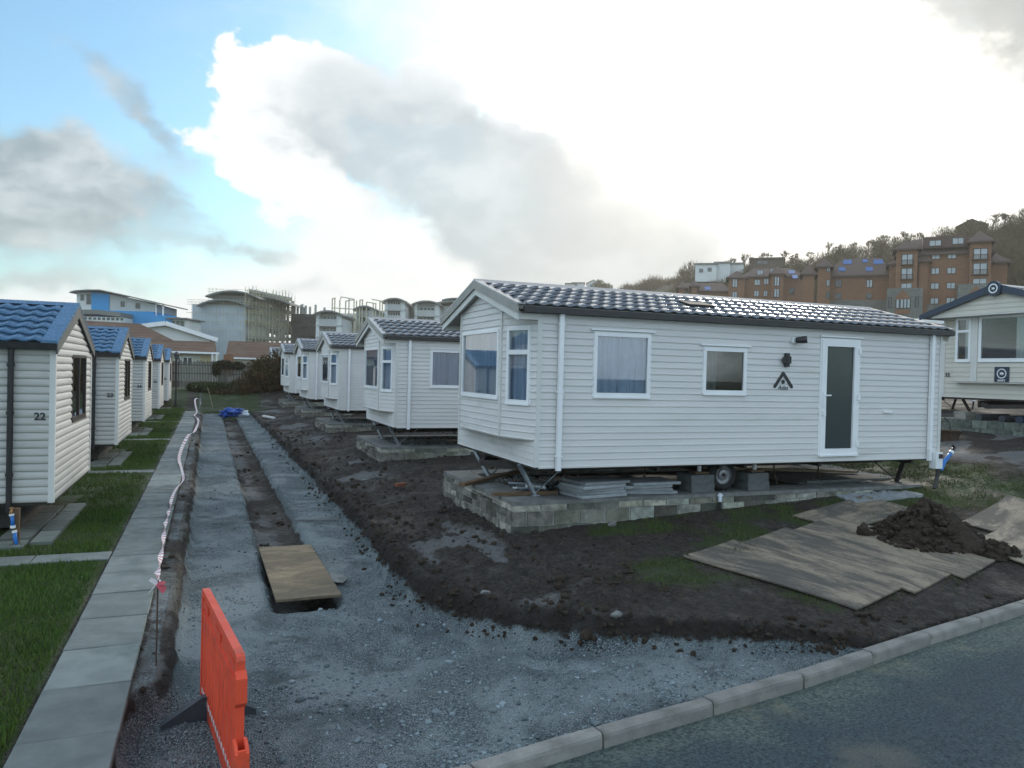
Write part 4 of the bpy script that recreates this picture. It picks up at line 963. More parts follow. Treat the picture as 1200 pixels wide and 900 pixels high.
# paved borders round the left caravans
for k in range(5):
    yb = YL + SL * k; mb = MB()
    def tile(x0, x1, y0, y1):
        e = .006; z = random.uniform(-.008, .008); tn_ = random.uniform(.75, 1.25); mb.color((tn_, tn_, tn_ * .95)); mb.box(x0 + e, x1 - e, y0 + e, y1 - e, -.06, z)
    for j in range(4): tile(-2.28 - .0, -2.0, yb - .68 + j * .82, yb + .12 + j * .82)
    for j in range(3): tile(-2.58 - .45 * (j + 1) + .28, -2.58 - .45 * j + .28, yb - .95, yb - .5)
    for j in range(4): tile(-2.72, -2.32, yb - .4 + j * .7, yb + .28 + j * .7)
    o = mb.build('paved_border', MT['slab'], loc=(0, 0, .03)); tag(o, f'broken concrete slabs laid round the foot of old caravan {22 + k}', 'paving', 'paved borders under the left caravans')

# ---------------------------------------------------------------- caravan at the right edge
def make_swift():
    Hh, RZ, Lx = 2.25, 2.86, 9.5; Wd = 3.66
    t = empty('lodge_caravan'); EX = Vector((1, 0, 0)); EY = Vector((0, 1, 0)); Z = Vector((0, 0, 1)); sp = .13
    body = MB(); BZ = .45; bx = -.16; y1, y2 = .42, Wd - .42
    siding(body, (0, Wd, 0), -EY, -EX, 0, BZ, sp, lambda z: 0, lambda z: Wd)
    siding(body, (0, Wd, 0), -EY, -EX, BZ, 2.2, sp, lambda z: 0, lambda z: .42); siding(body, (0, Wd, 0), -EY, -EX, BZ, 2.2, sp, lambda z: Wd - .42, lambda z: Wd)
    wide = y2 - y1
    ws = [(.06, .50, 1.0, 2.18), (.74, wide - .74, 1.0, 2.2), (wide - .50, wide - .06, 1.0, 2.18)]
    siding(body, (bx, y2, 0), -EY, -EX, BZ, 2.24, sp, lambda z: 0, lambda z: wide, ws)
    g = lambda z: max(0., (z - 2.24) / (RZ - 2.28) * Wd / 2)
    siding(body, (bx - .3, Wd + .05, 0), -EY, -EX, 2.24, RZ - .02, .12, g, lambda z: Wd + .1 - g(z))
    siding(body, (0, 0, 0), EX, -EY, 0, 2.28, sp, lambda z: 0, lambda z: Lx); siding(body, (Lx, Wd, 0), -EX, EY, 0, 2.28, sp, lambda z: 0, lambda z: Lx)
    siding(body, (Lx, 0, 0), EY, EX, 0, 2.7, sp, lambda z: 0 if z < 2.28 else (z - 2.28) / .5 * Wd / 2, lambda z: Wd - (0 if z < 2.28 else (z - 2.28) / .5 * Wd / 2), kinks=(2.28,))
    body.box(bx, -.01, y1 + .002, y2 - .002, BZ - .04, BZ - .001, 1)
    body.box(bx + .002, -.01, y1 - .004, y1 + .02, BZ, 2.22, 1); body.box(bx + .002, -.01, y2 - .02, y2 + .004, BZ, 2.22, 1)
    for y in (0, Wd): body.box(-.025, .05, y - .03, y + .03, 0, 2.22, 1)
    for y in (y1 + .61, y2 - .61): body.box(bx - .03, bx + .02, y - .09, y + .09, BZ, 2.22, 1)
    body.box(bx - .32, .02, -.06, Wd + .06, 2.2, 2.235, 1)
    body.box(.01, Lx - .01, .01, Wd - .01, -.05, -.002, 2); body.box(.02, Lx - .02, .03, Wd - .03, 2.24, 2.262, 3); body.box(3.5, 3.54, .03, Wd - .03, 0, 2.24, 3)
    body.build('body', [MT['siding_swift'], MT['trim'], MT['dark_steel'], MT['interior']], t)
    O = (bx, y2, 0)
    window(t, O, -EY, -EX, *ws[0], fw=.06, transom=1.82, curtain='blind', curt=(.55, 1.), glass='glass'); window(t, O, -EY, -EX, *ws[1], fw=.07, curtain='blind', curt=(.72, 1.)); window(t, O, -EY, -EX, *ws[2], fw=.06, transom=1.82, curtain='blind', curt=(0, .45))
    ye, ze, yr, x0 = -.35, 2.26, Wd / 2, bx - .42
    S = Vector((0, yr - ye, RZ + .08 - ze)); Sl = S.length; S.normalize()
    rf = MB(); roof_tiles(rf, (x0 + .06, ye, ze), EX, S, Lx + .6, Sl - .04, .37, .22, .024, .03); roof_tiles(rf, (x0 + .06, Wd - ye, ze), EX, Vector((0, -S.y, S.z)), Lx + .6, Sl - .04, .37, .22, .024, .03)
    rf.prism([(x0 + .06, ye, ze - .01), (x0 + .06, yr, RZ + .07), (x0 + .06, Wd - ye, ze - .01), (x0 + .06, Wd - ye, ze - .07), (x0 + .06, yr, RZ + .01), (x0 + .06, ye, ze - .07)], (Lx + .6, 0, 0), 1)
    roof = rf.build('roof', [MT['tile'], MT['navy']], t, smooth=True)
    rc = MB(); rc.prism([(x0, yr - .12, RZ + .06), (x0, yr, RZ + .13), (x0, yr + .12, RZ + .06), (x0, yr, RZ + .07)], (Lx + .7, 0, 0)); rc.build('ridge_cap', MT['ridge'], roof)
    bb = MB()
    for sgn in (1, -1):
        f = lambda y: Wd - y if sgn < 0 else y
        bb.prism([(x0, f(ye - .03), ze - .09), (x0, f(ye - .03), ze + .05), (x0, f(yr), RZ + .14), (x0, f(yr), RZ - .06)], (.05, 0, 0))
    bb.prism([(x0 - .03, yr + .20 * math.cos(a), RZ + .0 + .20 * math.sin(a)) for a in [2 * math.pi * (k + .5) / 14 for k in range(14)]], (.06, 0, 0))
    bo = bb.build('barge_board', MT['navy'], t)
    def ring(mb, x, cy, cz, r0, r1, th, a0=0., a1=360.):
        n = 24; pts = [R(a0 + (a1 - a0) * k / n) for k in range(n + 1)]
        for k in range(n):
            q = [(x, cy + r * math.cos(a), cz + r * math.sin(a)) for r, a in ((r0, pts[k]), (r1, pts[k]), (r1, pts[k + 1]), (r0, pts[k + 1]))]
            mb.hexa([Vector(p) for p in q] + [Vector(p) - Vector((th, 0, 0)) for p in q])
    def arrow(mb, x, cy, cz, s_, th):
        pts = [(.55, 0), (.0, .38), (.05, .14), (-.45, .30), (-.25, .02), (-.45, -.22), (.05, -.14), (.0, -.38)]
        mb.prism([(x, cy - a * s_, cz + c * s_) for a, c in pts], (-th, 0, 0))
    em = MB(); ring(em, x0 - .033, yr, RZ, .095, .125, .008); arrow(em, x0 - .033, yr, RZ, .10, .008); em.build('ridge_emblem', MT['white'], bo)
    pl_ = MB(); pl_.prism([(bx - .018, yr + a, .62 + c) for a, c in ((-.18, -.17), (-.2, -.15), (-.2, .21), (-.18, .23), (.18, .23), (.2, .21), (.2, -.15), (.18, -.17))], (-.012, 0, 0))
    po = pl_.build('maker_plate', MT['navy'], t)
    em = MB(); ring(em, bx - .031, yr, .67, .105, .13, .004); arrow(em, bx - .031, yr, .67, .13, .004); em.build('plate_emblem', MT['white'], po)
    text_mesh('plate_lettering', 'SWIFT', .075, MT['white'], po, (bx - .034, yr, .485), (R(90), 0, R(-90)), bold=.002)
    text_mesh('number', '33', .15, MT['black'], t, (-.03, Wd - .13, .62), (R(90), 0, R(-90)), bold=.004)
    ch = MB()
    for y in (1., 2.66): ch.box(.1, 9, y - .03, y + .03, -.25, -.06)
    ch.beam((.2, 1., -.15), (-.7, Wd / 2, -.2), .06, .1); ch.beam((.2, 2.66, -.15), (-.7, Wd / 2, -.2), .06, .1)
    ch.build('chassis', MT['dark_steel'], t)
    for y, yb in ((.6, .7), (Wd - .6, Wd - .7)):
        lg = MB(); lg.beam((.0, y, -.03), (.35, yb, -.6), .07, .05); lg.build('corner_leg', MT['dark_steel'], t)
    return t
sw = make_swift(); sw.location = (19.4, 15.6 - 3.66, 2.18)
tag(sw, 'beige caravan with navy gable boards and a round emblem plate at the right edge', 'caravan')
mb = MB(); sx, sy0, sy1 = 19.15, 11.2, 15.9
zz = .75
for r_i in range(4):
    v = -.2 * (r_i % 2)
    while v < sy1 - sy0:
        a, c = max(v, 0), min(v + .43, sy1 - sy0); tn_ = random.choice([.5, .6, .7, .85]); mb.color((tn_ * .85, tn_, tn_ * .95))
        mb.box(sx + random.uniform(-.012, .012), sx + .25, sy0 + a + .006, sy0 + c - .006, zz, zz + .2); v += .44
    zz += .212
mb.color((1, 1, 1)); mb.box(sx + .03, sx + 9.4, sy0 + .02, sy1 - .02, .6, 1.585)
tag(mb.build('block_plinth', MT['block']), 'low grey block base under the beige caravan with navy boards', 'plinth')
pp = MB()
for k, (y, r_, m_) in enumerate(((14.4, .09, 0), (13.75, .09, 0), (13.3, .10, 1), (12.8, .09, 0))):
    pp.tube([(19.25, y, 1.67), (20.6, y + .15, 1.67)], r_, 12, m_)
    o = pp.build('drain_pipe', [MT['footgrey'], MT['navy']]); pp = MB()
    tag(o, ['grey drainage pipe lying at the left end on the block base', 'second grey drainage pipe on the block base', 'dark blue pipe end lying among grey pipes on the base', 'grey drainage pipe at the right edge on the block base'][k], 'pipe', 'pipes lying under the beige caravan')
mb = MB(); mb.color((1.2, 1.2, 1.15)); mb.box(19.2, 19.6, 14.75, 15.1, 1.59, 1.80); tag(mb.build('loose_block', MT['block']), 'pale concrete block sitting on the base below the beige caravan', 'block')

# caravans of the second row whose roofs show over the nearest one
c = copy_tree(cara); c.location = (19.0, 20.6, 2.10); c['label'] = 'caravan roof with a black flue, just visible above the far end of the nearest caravan'; c['group'] = 'caravans in the rear row'
fl = MB(); fl.tube([(3.4, .55, 2.5), (3.4, .55, 3.0)], .09, 12); fl.tube([(3.4, .55, 3.0), (3.4, .55, 3.12)], [.13, .12], 12); fl.build('flue', MT['black'], c)

# ---------------------------------------------------------------- things round the nearest caravan
gz = .65
def paving_stack(cx, cy, rz, n, lab, rough_):
    z = gz + .003
    for k in range(n):
        mb = MB(); w, d = .44, .30
        jit = lambda: random.uniform(-.012, .012)
        lo = [(-w + jit(), -d + jit()), (w + jit(), -d + jit()), (w + jit(), d + jit()), (-w + jit(), d + jit())]
        for a, c in ((0, .006), (.006, .04), (.04, .046)):
            s0 = .985 if a == 0 else 1; s1 = .985 if c == .046 else 1
            mb.hexa([Vector((x * s0, y * s0, a)) for x, y in lo] + [Vector((x * s1, y * s1, c)) for x, y in lo])
        o = mb.build('paving_slab', MT['stackslab'], loc=(cx + random.uniform(-.08, .08), cy + random.uniform(-.05, .05), z), rz=rz + random.uniform(-.16, .16))
        tag(o, lab, 'paving slab', 'paving slabs stacked on the block base'); z += .0475
paving_stack(5.72, 10.78, .12, 5, 'one of the loose paving slabs in the left stack on the nearest block base', 0)
paving_stack(6.72, 10.86, -.05, 4, 'one of the loose paving slabs in the right stack on the nearest block base', 0)
# stacked concrete blocks either side of the wheel, with a jack post each
for (xx, wd, lab) in ((7.62, 0, 'left'), (8.76, 0, 'right')):
    for k in range(2):
        mb = MB(); mb.box(-.22, .22, 0, .44, 0, .14); mb.box(-.215, .215, .003, .437, .14, .144)
        o = mb.build('concrete_block', MT['block_dark'], loc=(xx + random.uniform(-.01, .01), YA + .22, gz + .005 + .146 * k), rz=random.uniform(-.04, .04))
        tag(o, f'{"upper" if k else "lower"} dark concrete block {"left" if lab == "left" else "right"} of the caravan wheel', 'block', 'concrete blocks beside the caravan wheel')
    o = MB(); o.tube([(0, 0, 0), (0, 0, .19)], .035, 12, 0); o.box(-.14, .14, -.1, .1, -.03, -.002, 1)
    tag(o.build('jack_post', [MT['white'], MT['wood']], loc=(xx + .05, YA + .4, gz + .335)), f'white packing post on wood, on the blocks {lab} of the wheel', 'post')
def axle_stand(x, y, lab, zt=.33):
    t = MB(); 
    for a in (0.3, 2.4, 4.5): t.beam((math.cos(a) * .13, math.sin(a) * .13, 0), (0, 0, zt * .62), .014)
    t.tube([(0, 0, zt * .3), (0, 0, zt)], .014, 8); t.box(-.05, .05, -.03, .03, zt, zt + .012)
    tag(t.build('axle_stand', MT['rust'], loc=(x, y, gz + .003)), lab, 'axle stand', 'axle stands under the nearest caravan')
for x, lab in ((5.45, 'axle stand behind the left slab stack'), (6.95, 'axle stand behind the right slab stack'), (9.7, 'axle stand right of the concrete blocks'), (10.75, 'axle stand furthest right, near the concrete pad')): axle_stand(x, YA + .95, 'rusty ' + lab + ' under the caravan')
def plank(p, q, w, h_, mat, name, label, cat='timber'):
    p = Vector(p); q = Vector(q); L = (q - p).length; mb = MB(); mb.box(0, L, -w / 2, w / 2, 0, h_)
    o = mb.build(name, MT[mat], loc=p); d = (q - p).normalized(); o.rotation_euler = (0, -math.asin(d.z), math.atan2(d.y, d.x)); return tag(o, label, cat)
plank((3.95, 12.05, .655), (6.3, 13.75, .74), .12, .05, 'wood', 'timber_plank', 'long brown timber plank lying diagonally on the block base', 'plank')
plank((4.1, 10.98, .655), (5.15, 10.9, .66), .09, .05, 'wood', 'timber_plank', 'short brown timber lying between the leg and the base front', 'plank')
plank((8.6, 13.7, .66), (12.4, 11.9, .68), .14, .04, 'plank', 'timber_board', 'long pale board on the ground under the rear of the caravan', 'plank')
plank((5.6, 13.95, .66), (8.6, 14.1, .66), .3, .04, 'plank', 'timber_board', 'wide pale board behind the slab stacks under the caravan', 'plank')
mb = MB()
for k in range(7):
    a = random.uniform(-.4, .4); mb.tube([(random.uniform(-.25, .1), random.uniform(-.25, .2), .03 + .015 * k), (random.uniform(.15, .45), random.uniform(-.2, .25), .04 + .012 * k)], random.uniform(.015, .03), 8, k % 2)
tag(mb.build('steel_scrap', [MT['steel'], MT['white']], loc=(4.85, 11.6, .60)), 'small pile of shiny steel brackets on the block base behind the front leg', 'scrap')
mb = MB(); mb.tube([(0, 0, 0), (0, 0, .22)], .025, 8, 1); mb.tube([(0, 0, .2), (0, 0, .34)], .03, 8, 0); mb.tube([(-.05, 0, .3), (.05, 0, .3)], .015, 6, 0)
tag(mb.build('water_stub', [MT['whitebag'], MT['black']], loc=(7.86, 10.36, .32)), 'small capped water pipe standing against the block base', 'pipe')
# concrete pad in front of the door end
mb = MB(); nx_, ny_ = 26, 16
cor = [Vector((10.35, 9.93, .47)), Vector((11.95, 9.95, .53)), Vector((12.0, 11.2, .60)), Vector((10.45, 11.4, .60))]
def bil(u, v): return cor[0] * (1 - u) * (1 - v) + cor[1] * u * (1 - v) + cor[2] * u * v + cor[3] * (1 - u) * v
idx = [[mb.addv([bil(i / nx_, j / ny_) + Vector((random.uniform(-.02, .02), random.uniform(-.02, .02), .02 + random.uniform(-.012, .018)))]) for i in range(nx_ + 1)] for j in range(ny_ + 1)]
for j in range(ny_):
    for i in range(nx_): mb.f.append((idx[j][i], idx[j][i + 1], idx[j + 1][i + 1], idx[j + 1][i])); mb.mi.append(0)
rim = [idx[0][i] for i in range(nx_ + 1)] + [idx[j][nx_] for j in range(1, ny_ + 1)] + [idx[ny_][i] for i in range(nx_ - 1, -1, -1)] + [idx[j][0] for j in range(ny_ - 1, 0, -1)]
lowr = [mb.addv([Vector(mb.v[k]) - Vector((0, 0, .12))]) for k in rim]
for k in range(len(rim)): mb.f.append((rim[k], lowr[k], lowr[(k + 1) % len(rim)], rim[(k + 1) % len(rim)])); mb.mi.append(0)
tag(mb.build('concrete_pad', MT['stackslab']), 'rough grey concrete pad on the grass in front of the caravan door end', 'slab')
mb = MB(); mb.box(10.5, 13.3, 11.25, 13.9, .40, .655); tag(mb.build('rear_base', MT['concrete']), 'flat concrete base under the rear end of the nearest caravan', 'slab')
# blue water hose and its tap
mb = MB(); mb.tube([(13.92, 11.2, .62), (13.96, 11.22, .80), (14.08, 11.25, .95), (14.24, 11.28, 1.06), (14.31, 11.3, 1.10)], .042, 10, 0); mb.tube([(14.31, 11.3, 1.10), (14.37, 11.32, 1.14)], .052, 10, 1); mb.tube([(14.37, 11.32, 1.14), (14.48, 11.35, 1.22)], .036, 10, 2); mb.tube([(14.39, 11.31, 1.27), (14.54, 11.38, 1.20)], .026, 8, 2)
tag(mb.build('water_pipe', [MT['bluepipe'], MT['white'], MT['black']], smooth=True), 'blue water pipe with a black tap rising from the grass by the caravan corner', 'pipe')
# tub and sheet behind the caravan corner
tb = empty('rubble_tub', (17.5, 13.9, 1.06), 0, 'round brown tub with a looped handle standing on a pale sheet', 'tub')
mb = MB(); n = 20; pr = [(.22, 0), (.25, .14), (.29, .30), (.31, .31), (.28, .30), (.23, .14)]
rings = [mb.addv([(r_ * math.cos(2 * math.pi * k / n), r_ * math.sin(2 * math.pi * k / n), z) for k in range(n)]) for r_, z in pr]
for a_, c_ in zip(rings[:-1], rings[1:]):
    for k in range(n): mb.f.append((a_ + k, a_ + (k + 1) % n, c_ + (k + 1) % n, c_ + k)); mb.mi.append(0)
mb.build('bucket', MT['rust'], tb, smooth=True)
mb = MB(); mb.tube([(-.2, .1, .3), (-.16, .1, .52), (-.04, .08, .62), (.08, .05, .52), (.14, .05, .3)], .022, 8); mb.build('handle', MT['fence'], tb)
mb = MB(); mb.hexa([Vector(q) for q in ((-.7, -.6, -.10), (.75, -.75, -.08), (.85, .5, -.02), (-.6, .6, -.02), (-.7, -.6, -.07), (.75, -.75, -.05), (.85, .5, .0), (-.6, .6, .0))])
tag(mb.build('plastic_sheet', MT['stackslab'], loc=(17.5, 13.85, 1.06)), 'pale flat sheet lying on the ground under the brown tub', 'sheet')

# ---------------------------------------------------------------- plywood mats and the heap of soil
def mat_sheet(c0, ang, L, Wd, lab, dzv=0):
    nu, nv = 14, 7; th = .02
    mb = MB(); ca, sa = math.cos(ang), math.sin(ang)
    P = []
    for j in range(nv + 1):
        for i in range(nu + 1):
            u, v = L * i / nu - L / 2, Wd * j / nv - Wd / 2; x = c0[0] + u * ca - v * sa; y = c0[1] + u * sa + v * ca
            z = float(soil(np.array([x]), np.array([y]))[0]) + .035 + dzv + .012 * math.sin(u * 2.1 + c0[0]) * math.cos(v * 2)
            P.append((u, v, z))
    zc = sum(p[2] for p in P) / len(P)
    t = mb.addv([(u, v, z - zc) for u, v, z in P]); bo = mb.addv([(u, v, z - zc - th) for u, v, z in P]); S_ = nu + 1
    for j in range(nv):
        for i in range(nu):
            a = j * S_ + i; mb.f.append((t + a, t + a + 1, t + a + 1 + S_, t + a + S_)); mb.mi.append(0); mb.f.append((bo + a, bo + a + S_, bo + a + 1 + S_, bo + a + 1)); mb.mi.append(0)
    for i in range(nu): mb.f.append((t + i, bo + i, bo + i + 1, t + i + 1)); mb.mi.append(0); a = nv * S_ + i; mb.f.append((t + a, t + a + 1, bo + a + 1, bo + a)); mb.mi.append(0)
    for j in range(nv): a = j * S_; mb.f.append((t + a, t + a + S_, bo + a + S_, bo + a)); mb.mi.append(0); a = j * S_ + nu; mb.f.append((t + a, bo + a, bo + a + S_, t + a + S_)); mb.mi.append(0)
    o = mb.build('plywood_sheet', MT['plymud'], loc=(c0[0], c0[1], zc), rz=ang); return tag(o, lab, 'plywood sheet', 'plywood ground mats')
mat_sheet((6.82, 7.60), R(-70), 2.3, 1.22, 'leftmost muddy plywood sheet on the soil, nearest the gravel')
mat_sheet((7.98, 7.86), R(-70), 2.3, 1.20, 'muddy plywood sheet second from the left, in front of the lone clod', .004)
mat_sheet((9.14, 8.12), R(-70), 2.3, 1.20, 'plywood sheet half buried under the front of the soil heap', .008)
mat_sheet((9.9, 9.5), R(16), 2.2, .9, 'pale plywood sheet behind the lone clod, left of the soil heap', -.003)
mat_sheet((12.6, 8.55), R(20), 2.4, 1.15, 'pale plywood sheet at the right edge beyond the soil heap', .004)
mat_sheet((11.3, 7.65), R(18), 1.9, 1.0, 'dark muddy plywood sheet right of the soil heap beside the kerb', .012)
def heap(c, rx, ry, hz, lab, seed=3, name='soil_heap'):
    n, m_ = 84, 28; V = []; F = []
    for j in range(m_ + 1):
        for i in range(n):
            a = 2 * math.pi * i / n; q = j / m_
            rr = 1 + .45 * mnoise.noise(Vector((math.cos(a) * 1.3, math.sin(a) * 1.3, seed)))
            x, y = math.cos(a) * q * rx * rr, math.sin(a) * q * ry * rr
            z = hz * max(0, (1 - q ** 1.25)) ** 1.05 * (1 + .55 * mnoise.noise(Vector((x * 2.4, y * 2.4, seed))))
            f3 = abs(mnoise.noise(Vector((x * 7, y * 7, seed + 4)))) * .10 + abs(mnoise.noise(Vector((x * 15, y * 15, seed + 9)))) * .06
            z += f3 * (1 - q) ** .3 * (hz / .6) - .03
            z0 = float(soil(np.array([c[0] + x]), np.array([c[1] + y]))[0]) + .04
            V.append((x, y, z + z0))
    for j in range(m_):
        for i in range(n): F.append((j * n + i, (j + 1) * n + i, (j + 1) * n + (i + 1) % n, j * n + (i + 1) % n))
    cl_v, cl_f = np.array(V), np.array(F)
    t = npmesh(name, cl_v, cl_f, MT['clod'], None, False); t.location = (c[0], c[1], 0)
    k = 520 if hz > .4 else 130
    a = rng.uniform(0, 6.28, k); q = np.sqrt(rng.random(k)) * 1.08
    x, y = np.cos(a) * q * rx, np.sin(a) * q * ry
    z = hz * np.maximum(0, 1 - np.minimum(q, 1) ** 1.25) + soil(c[0] + x, c[1] + y) + .05
    o = scatter_lumps('clod', np.stack([x, y, z], 1), .015 + .06 * rng.random(k) ** 2.5, MT['clod'], None, .85); o.parent = t; o['kind'] = 'stuff'
    return tag(t, lab, 'soil heap')
heap((9.98, 8.2), .88, .62, .50, 'heap of dark dug soil lying on the plywood sheets')
heap((10.45, 7.5), .42, .22, .14, 'low spill of dark soil in front of the big soil heap', 8)
mb = MB(); mb.blobm((0, 0, 0), .12, .10, .11, 5, .5, 0, 1); o = mb.build('soil_lump', MT['clod'], loc=(9.02, 8.5, .34)); tag(o, 'single rounded lump of earth on the plywood left of the soil heap', 'soil lump')
# board over the trench
mb = MB(); mb.box(0, .78, 0, 2.95, 0, .03); o = mb.build('trench_board', MT['ply'], loc=(.80, 9.47, -.262)); o.rotation_euler = (R(-.4), 0, R(.4)); tag(o, 'yellow chipboard sheet bridging the near end of the trench', 'board')
for p, q, lb in (((.12, 14.72, -.285), (.80, 14.62, -.285), 'left'), ((1.52, 14.6, -.285), (2.38, 14.42, -.285), 'right')): plank(p, q, .035, .02, 'concrete', 'pale_batten', f'thin pale batten set across the {lb} gravel strip of the driveway', 'batten')
mb = MB(); mb.tube([(0, 0, 0), (0, 0, .01)], .01, 6); 
for (px_, py_, sz) in ((1.62, 10.3, .14), (1.72, 10.0, .10)):
    pass
mb = MB(); mb.prism([(-.12, -.2, 0), (.02, -.28, 0), (.12, -.1, 0), (.06, .12, 0), (-.06, .25, 0), (-.12, .05, 0)], (0, 0, .012)); tag(mb.build('cement_spill', MT['concrete'], loc=(1.68, 10.4, -.272)), 'flat pale cement spill beside the chipboard', 'spill')
# small things on the soil
plank((2.63, 40.4, .06), (3.0, 38.4, .09), .12, .08, 'white', 'white_pipe', 'white length of pipe lying on the soil by the far bases', 'pipe')
mb = MB(); mb.box(-.11, .11, -.05, .05, 0, .065); tag(mb.build('loose_brick', MT['brick1'], loc=(3.72, 15.4, .17), rz=.3), 'single red brick lying on the soil between the block bases', 'brick')
for x, y, s_, lb in ((5.75, 10.18, .06, 'pale stone on the grass below the front corner of the block base'), (3.95, 6.85, .055, 'whitish stone at the foot of the soil bank near the kerb'), (3.3, 17.1, .06, 'pale stone on the soil in front of the second block base'), (2.93, 8.02, .045, 'white pebble at the corner of the gravel bed')):
    mb = MB(); mb.blobm((0, 0, s_ * .3), s_ * 1.3, s_, s_ * .7, s_ * 90, .5); tag(mb.build('stone', MT['concrete'], loc=(x, y, H(x, y))), lb, 'stone')
# blue sheeting at the far end of the trench
bt = empty('bundled_tarpaulin', (1.45, 45.6, -.18), 0, 'crumpled blue and white tarpaulin at the far end of the trench', 'tarpaulin')
mb = MB(); mb.blobm((-.25, 0, .12), .48, .34, .24, 3, 1.1, 0, 2); mb.blobm((.05, -.1, .2), .3, .3, .2, 9, 1.3, 0, 2); mb.blobm((-.5, -.1, .1), .25, .25, .2, 14, 1.3, 0, 2); mb.build('blue_sheeting', MT['bluebag'], bt)
mb = MB(); mb.blobm((.42, 0, .1), .28, .28, .2, 6, 1.2, 0, 2); mb.build('white_sheeting', MT['whitebag'], bt)

# ---------------------------------------------------------------- orange barrier
br = empty('safety_barrier', (.01, 6.91, -.32)); pa = Vector((.01, 6.91, 0)); pb = Vector((.23, 5.20, 0)); ang = math.atan2(pb.y - pa.y, pb.x - pa.x); BL = (pb - pa).length
br.rotation_euler[2] = ang
tag(br, 'orange plastic safety barrier standing on the gravel beside the path', 'barrier')
pn = MB(); t_ = .028
# thin web with pressed ribs, heavier rim, rounded top corners
z0, z1 = .20, .80
pn.box(.05, BL - .05, -.007, .007, z0 - .01, z1 + .01)
nr = 9
for k in range(nr):
    u = .075 + (BL - .15) * (k + .5) / nr; wd = (BL - .15) / nr / 2
    for s_ in (1, -1): pn.prism([(u - wd * .86, s_ * .0065, z0), (u - wd * .52, s_ * .0265, z0), (u + wd * .52, s_ * .0265, z0), (u + wd * .86, s_ * .0065, z0)], (0, 0, z1 - z0))
for k in range(3):
    u = .2 + (BL - .4) * k / 2
    for s_ in (1, -1): pn.box(u - .13, u + .13, s_ * .016 - .007, s_ * .016 + .007, .85, .91)
pn.box(.04, BL - .04, -.010, .010, .80, .955)
pn.prism([(0, -t_, .0), (0, -t_, .96), (.012, -t_, .985), (.04, -t_, 1.0), (BL - .04, -t_, 1.0), (BL - .012, -t_, .985), (BL, -t_, .96), (BL, -t_, .0), (BL - .055, -t_, .0), (BL - .055, -t_, .945), (.055, -t_, .945), (.055, -t_, .0)], (0, 2 * t_, 0))
pn.box(.055, BL - .055, -.024, .024, .785, .815); pn.box(.055, BL - .055, -.022, .022, .12, .20); pn.box(.2, BL - .2, -.02, .02, 0, .12)
body = pn.build('panel', MT['orange'], br)
sl_ = MB()  # row of small white dashes low on both faces of the panel
for k in range(17):
    u = .1 + (BL - .2) * k / 16
    for s_ in (1, -1): sl_.box(u - .026, u + .026, s_ * .0225 - .002, s_ * .0225 + .002, .205 - .062, .205 - .024)
rd = sl_.build('white_dash', MT['white_mark'], body); rd['kind'] = 'stuff'
hk = MB(); hk.prism([(BL, -.035, .66), (BL + .045, -.035, .70), (BL + .045, -.035, .86), (BL, -.035, .90)], (0, .07, 0)); hk.build('hook', MT['orange'], br); hk = MB(); hk.box(BL, BL + .025, -.024, .024, .28, .36); hk.prism([(BL, -.045, .22), (BL + .11, -.045, .20), (BL + .11, -.045, .40), (BL + .07, -.045, .44), (BL, -.045, .46)], (0, .022, 0)); hk.prism([(BL, .023, .22), (BL + .11, .023, .20), (BL + .11, .023, .40), (BL + .07, .023, .44), (BL, .023, .46)], (0, .022, 0)); hk.box(BL + .085, BL + .11, -.023, .023, .20, .42); hk.box(BL, BL + .11, -.045, .045, .17, .205)
hk.build('hook', MT['orange'], br)
for u in (.36, BL - .08):
    ft = MB(); ft.prism([(u - .035, -.36, 0), (u - .035, .36, 0), (u - .035, .36, .05), (u - .035, .06, .22), (u - .035, -.06, .22), (u - .035, -.36, .05)], (.07, 0, 0)); ft.build('foot', MT['footgrey'], br)
# ---------------------------------------------------------------- pins and hazard tape
def pin(x, y, z0, z1, lab):
    mb = MB(); mb.tube([(0, 0, 0), (.004, 0, (z1 - z0))], .007, 8); tag(mb.build('steel_pin', MT['rust'], loc=(x, y, z0)), lab, 'steel pin', 'steel pins holding the tape')
pin(-.375, 7.217, -.16, .69, 'thin steel pin standing beside the path near the barrier, tape knotted on top')
pin(-.50, 24.8, -.08, .52, 'short dark pin halfway along the path holding up the tape')
path = [(-.375, 7.217, .665), (-.42, 8.0, .53), (-.455, 9.0, .40), (-.49, 10.2, .28), (-.53, 11.4, .17), (-.575, 12.8, .085), (-.585, 14.1, .045), (-.594, 15.8, .03), (-.56, 17.0, .03), (-.475, 18.5, .0), (-.56, 20.2, .03), (-.68, 22.2, .06), (-.64, 23.6, .25), (-.50, 24.8, .48), (-.44, 27.5, .30), (-.40, 31, .16), (-.36, 36, .08), (-.42, 39, .05), (-.60, 41.5, .05), (-.52, 44, .08), (-.62, 46, .35), (-.66, 47.5, .62), (-.45, 48.2, .62), (-.36, 48.4, .2)]
tp = MB(); pts = []
for k in range(len(path) - 1):
    p0, p1, p2, p3 = [Vector(path[max(0, min(len(path) - 1, k + j))]) for j in (-1, 0, 1, 2)]
    n = max(3, int((p2 - p1).length / .04))
    for i in range(n):
        s_ = i / n; pts.append(.5 * ((2 * p1) + (p2 - p0) * s_ + (2 * p0 - 5 * p1 + 4 * p2 - p3) * s_ ** 2 + (3 * p1 - p0 - 3 * p2 + p3) * s_ ** 3))
acc = 0; prev = None
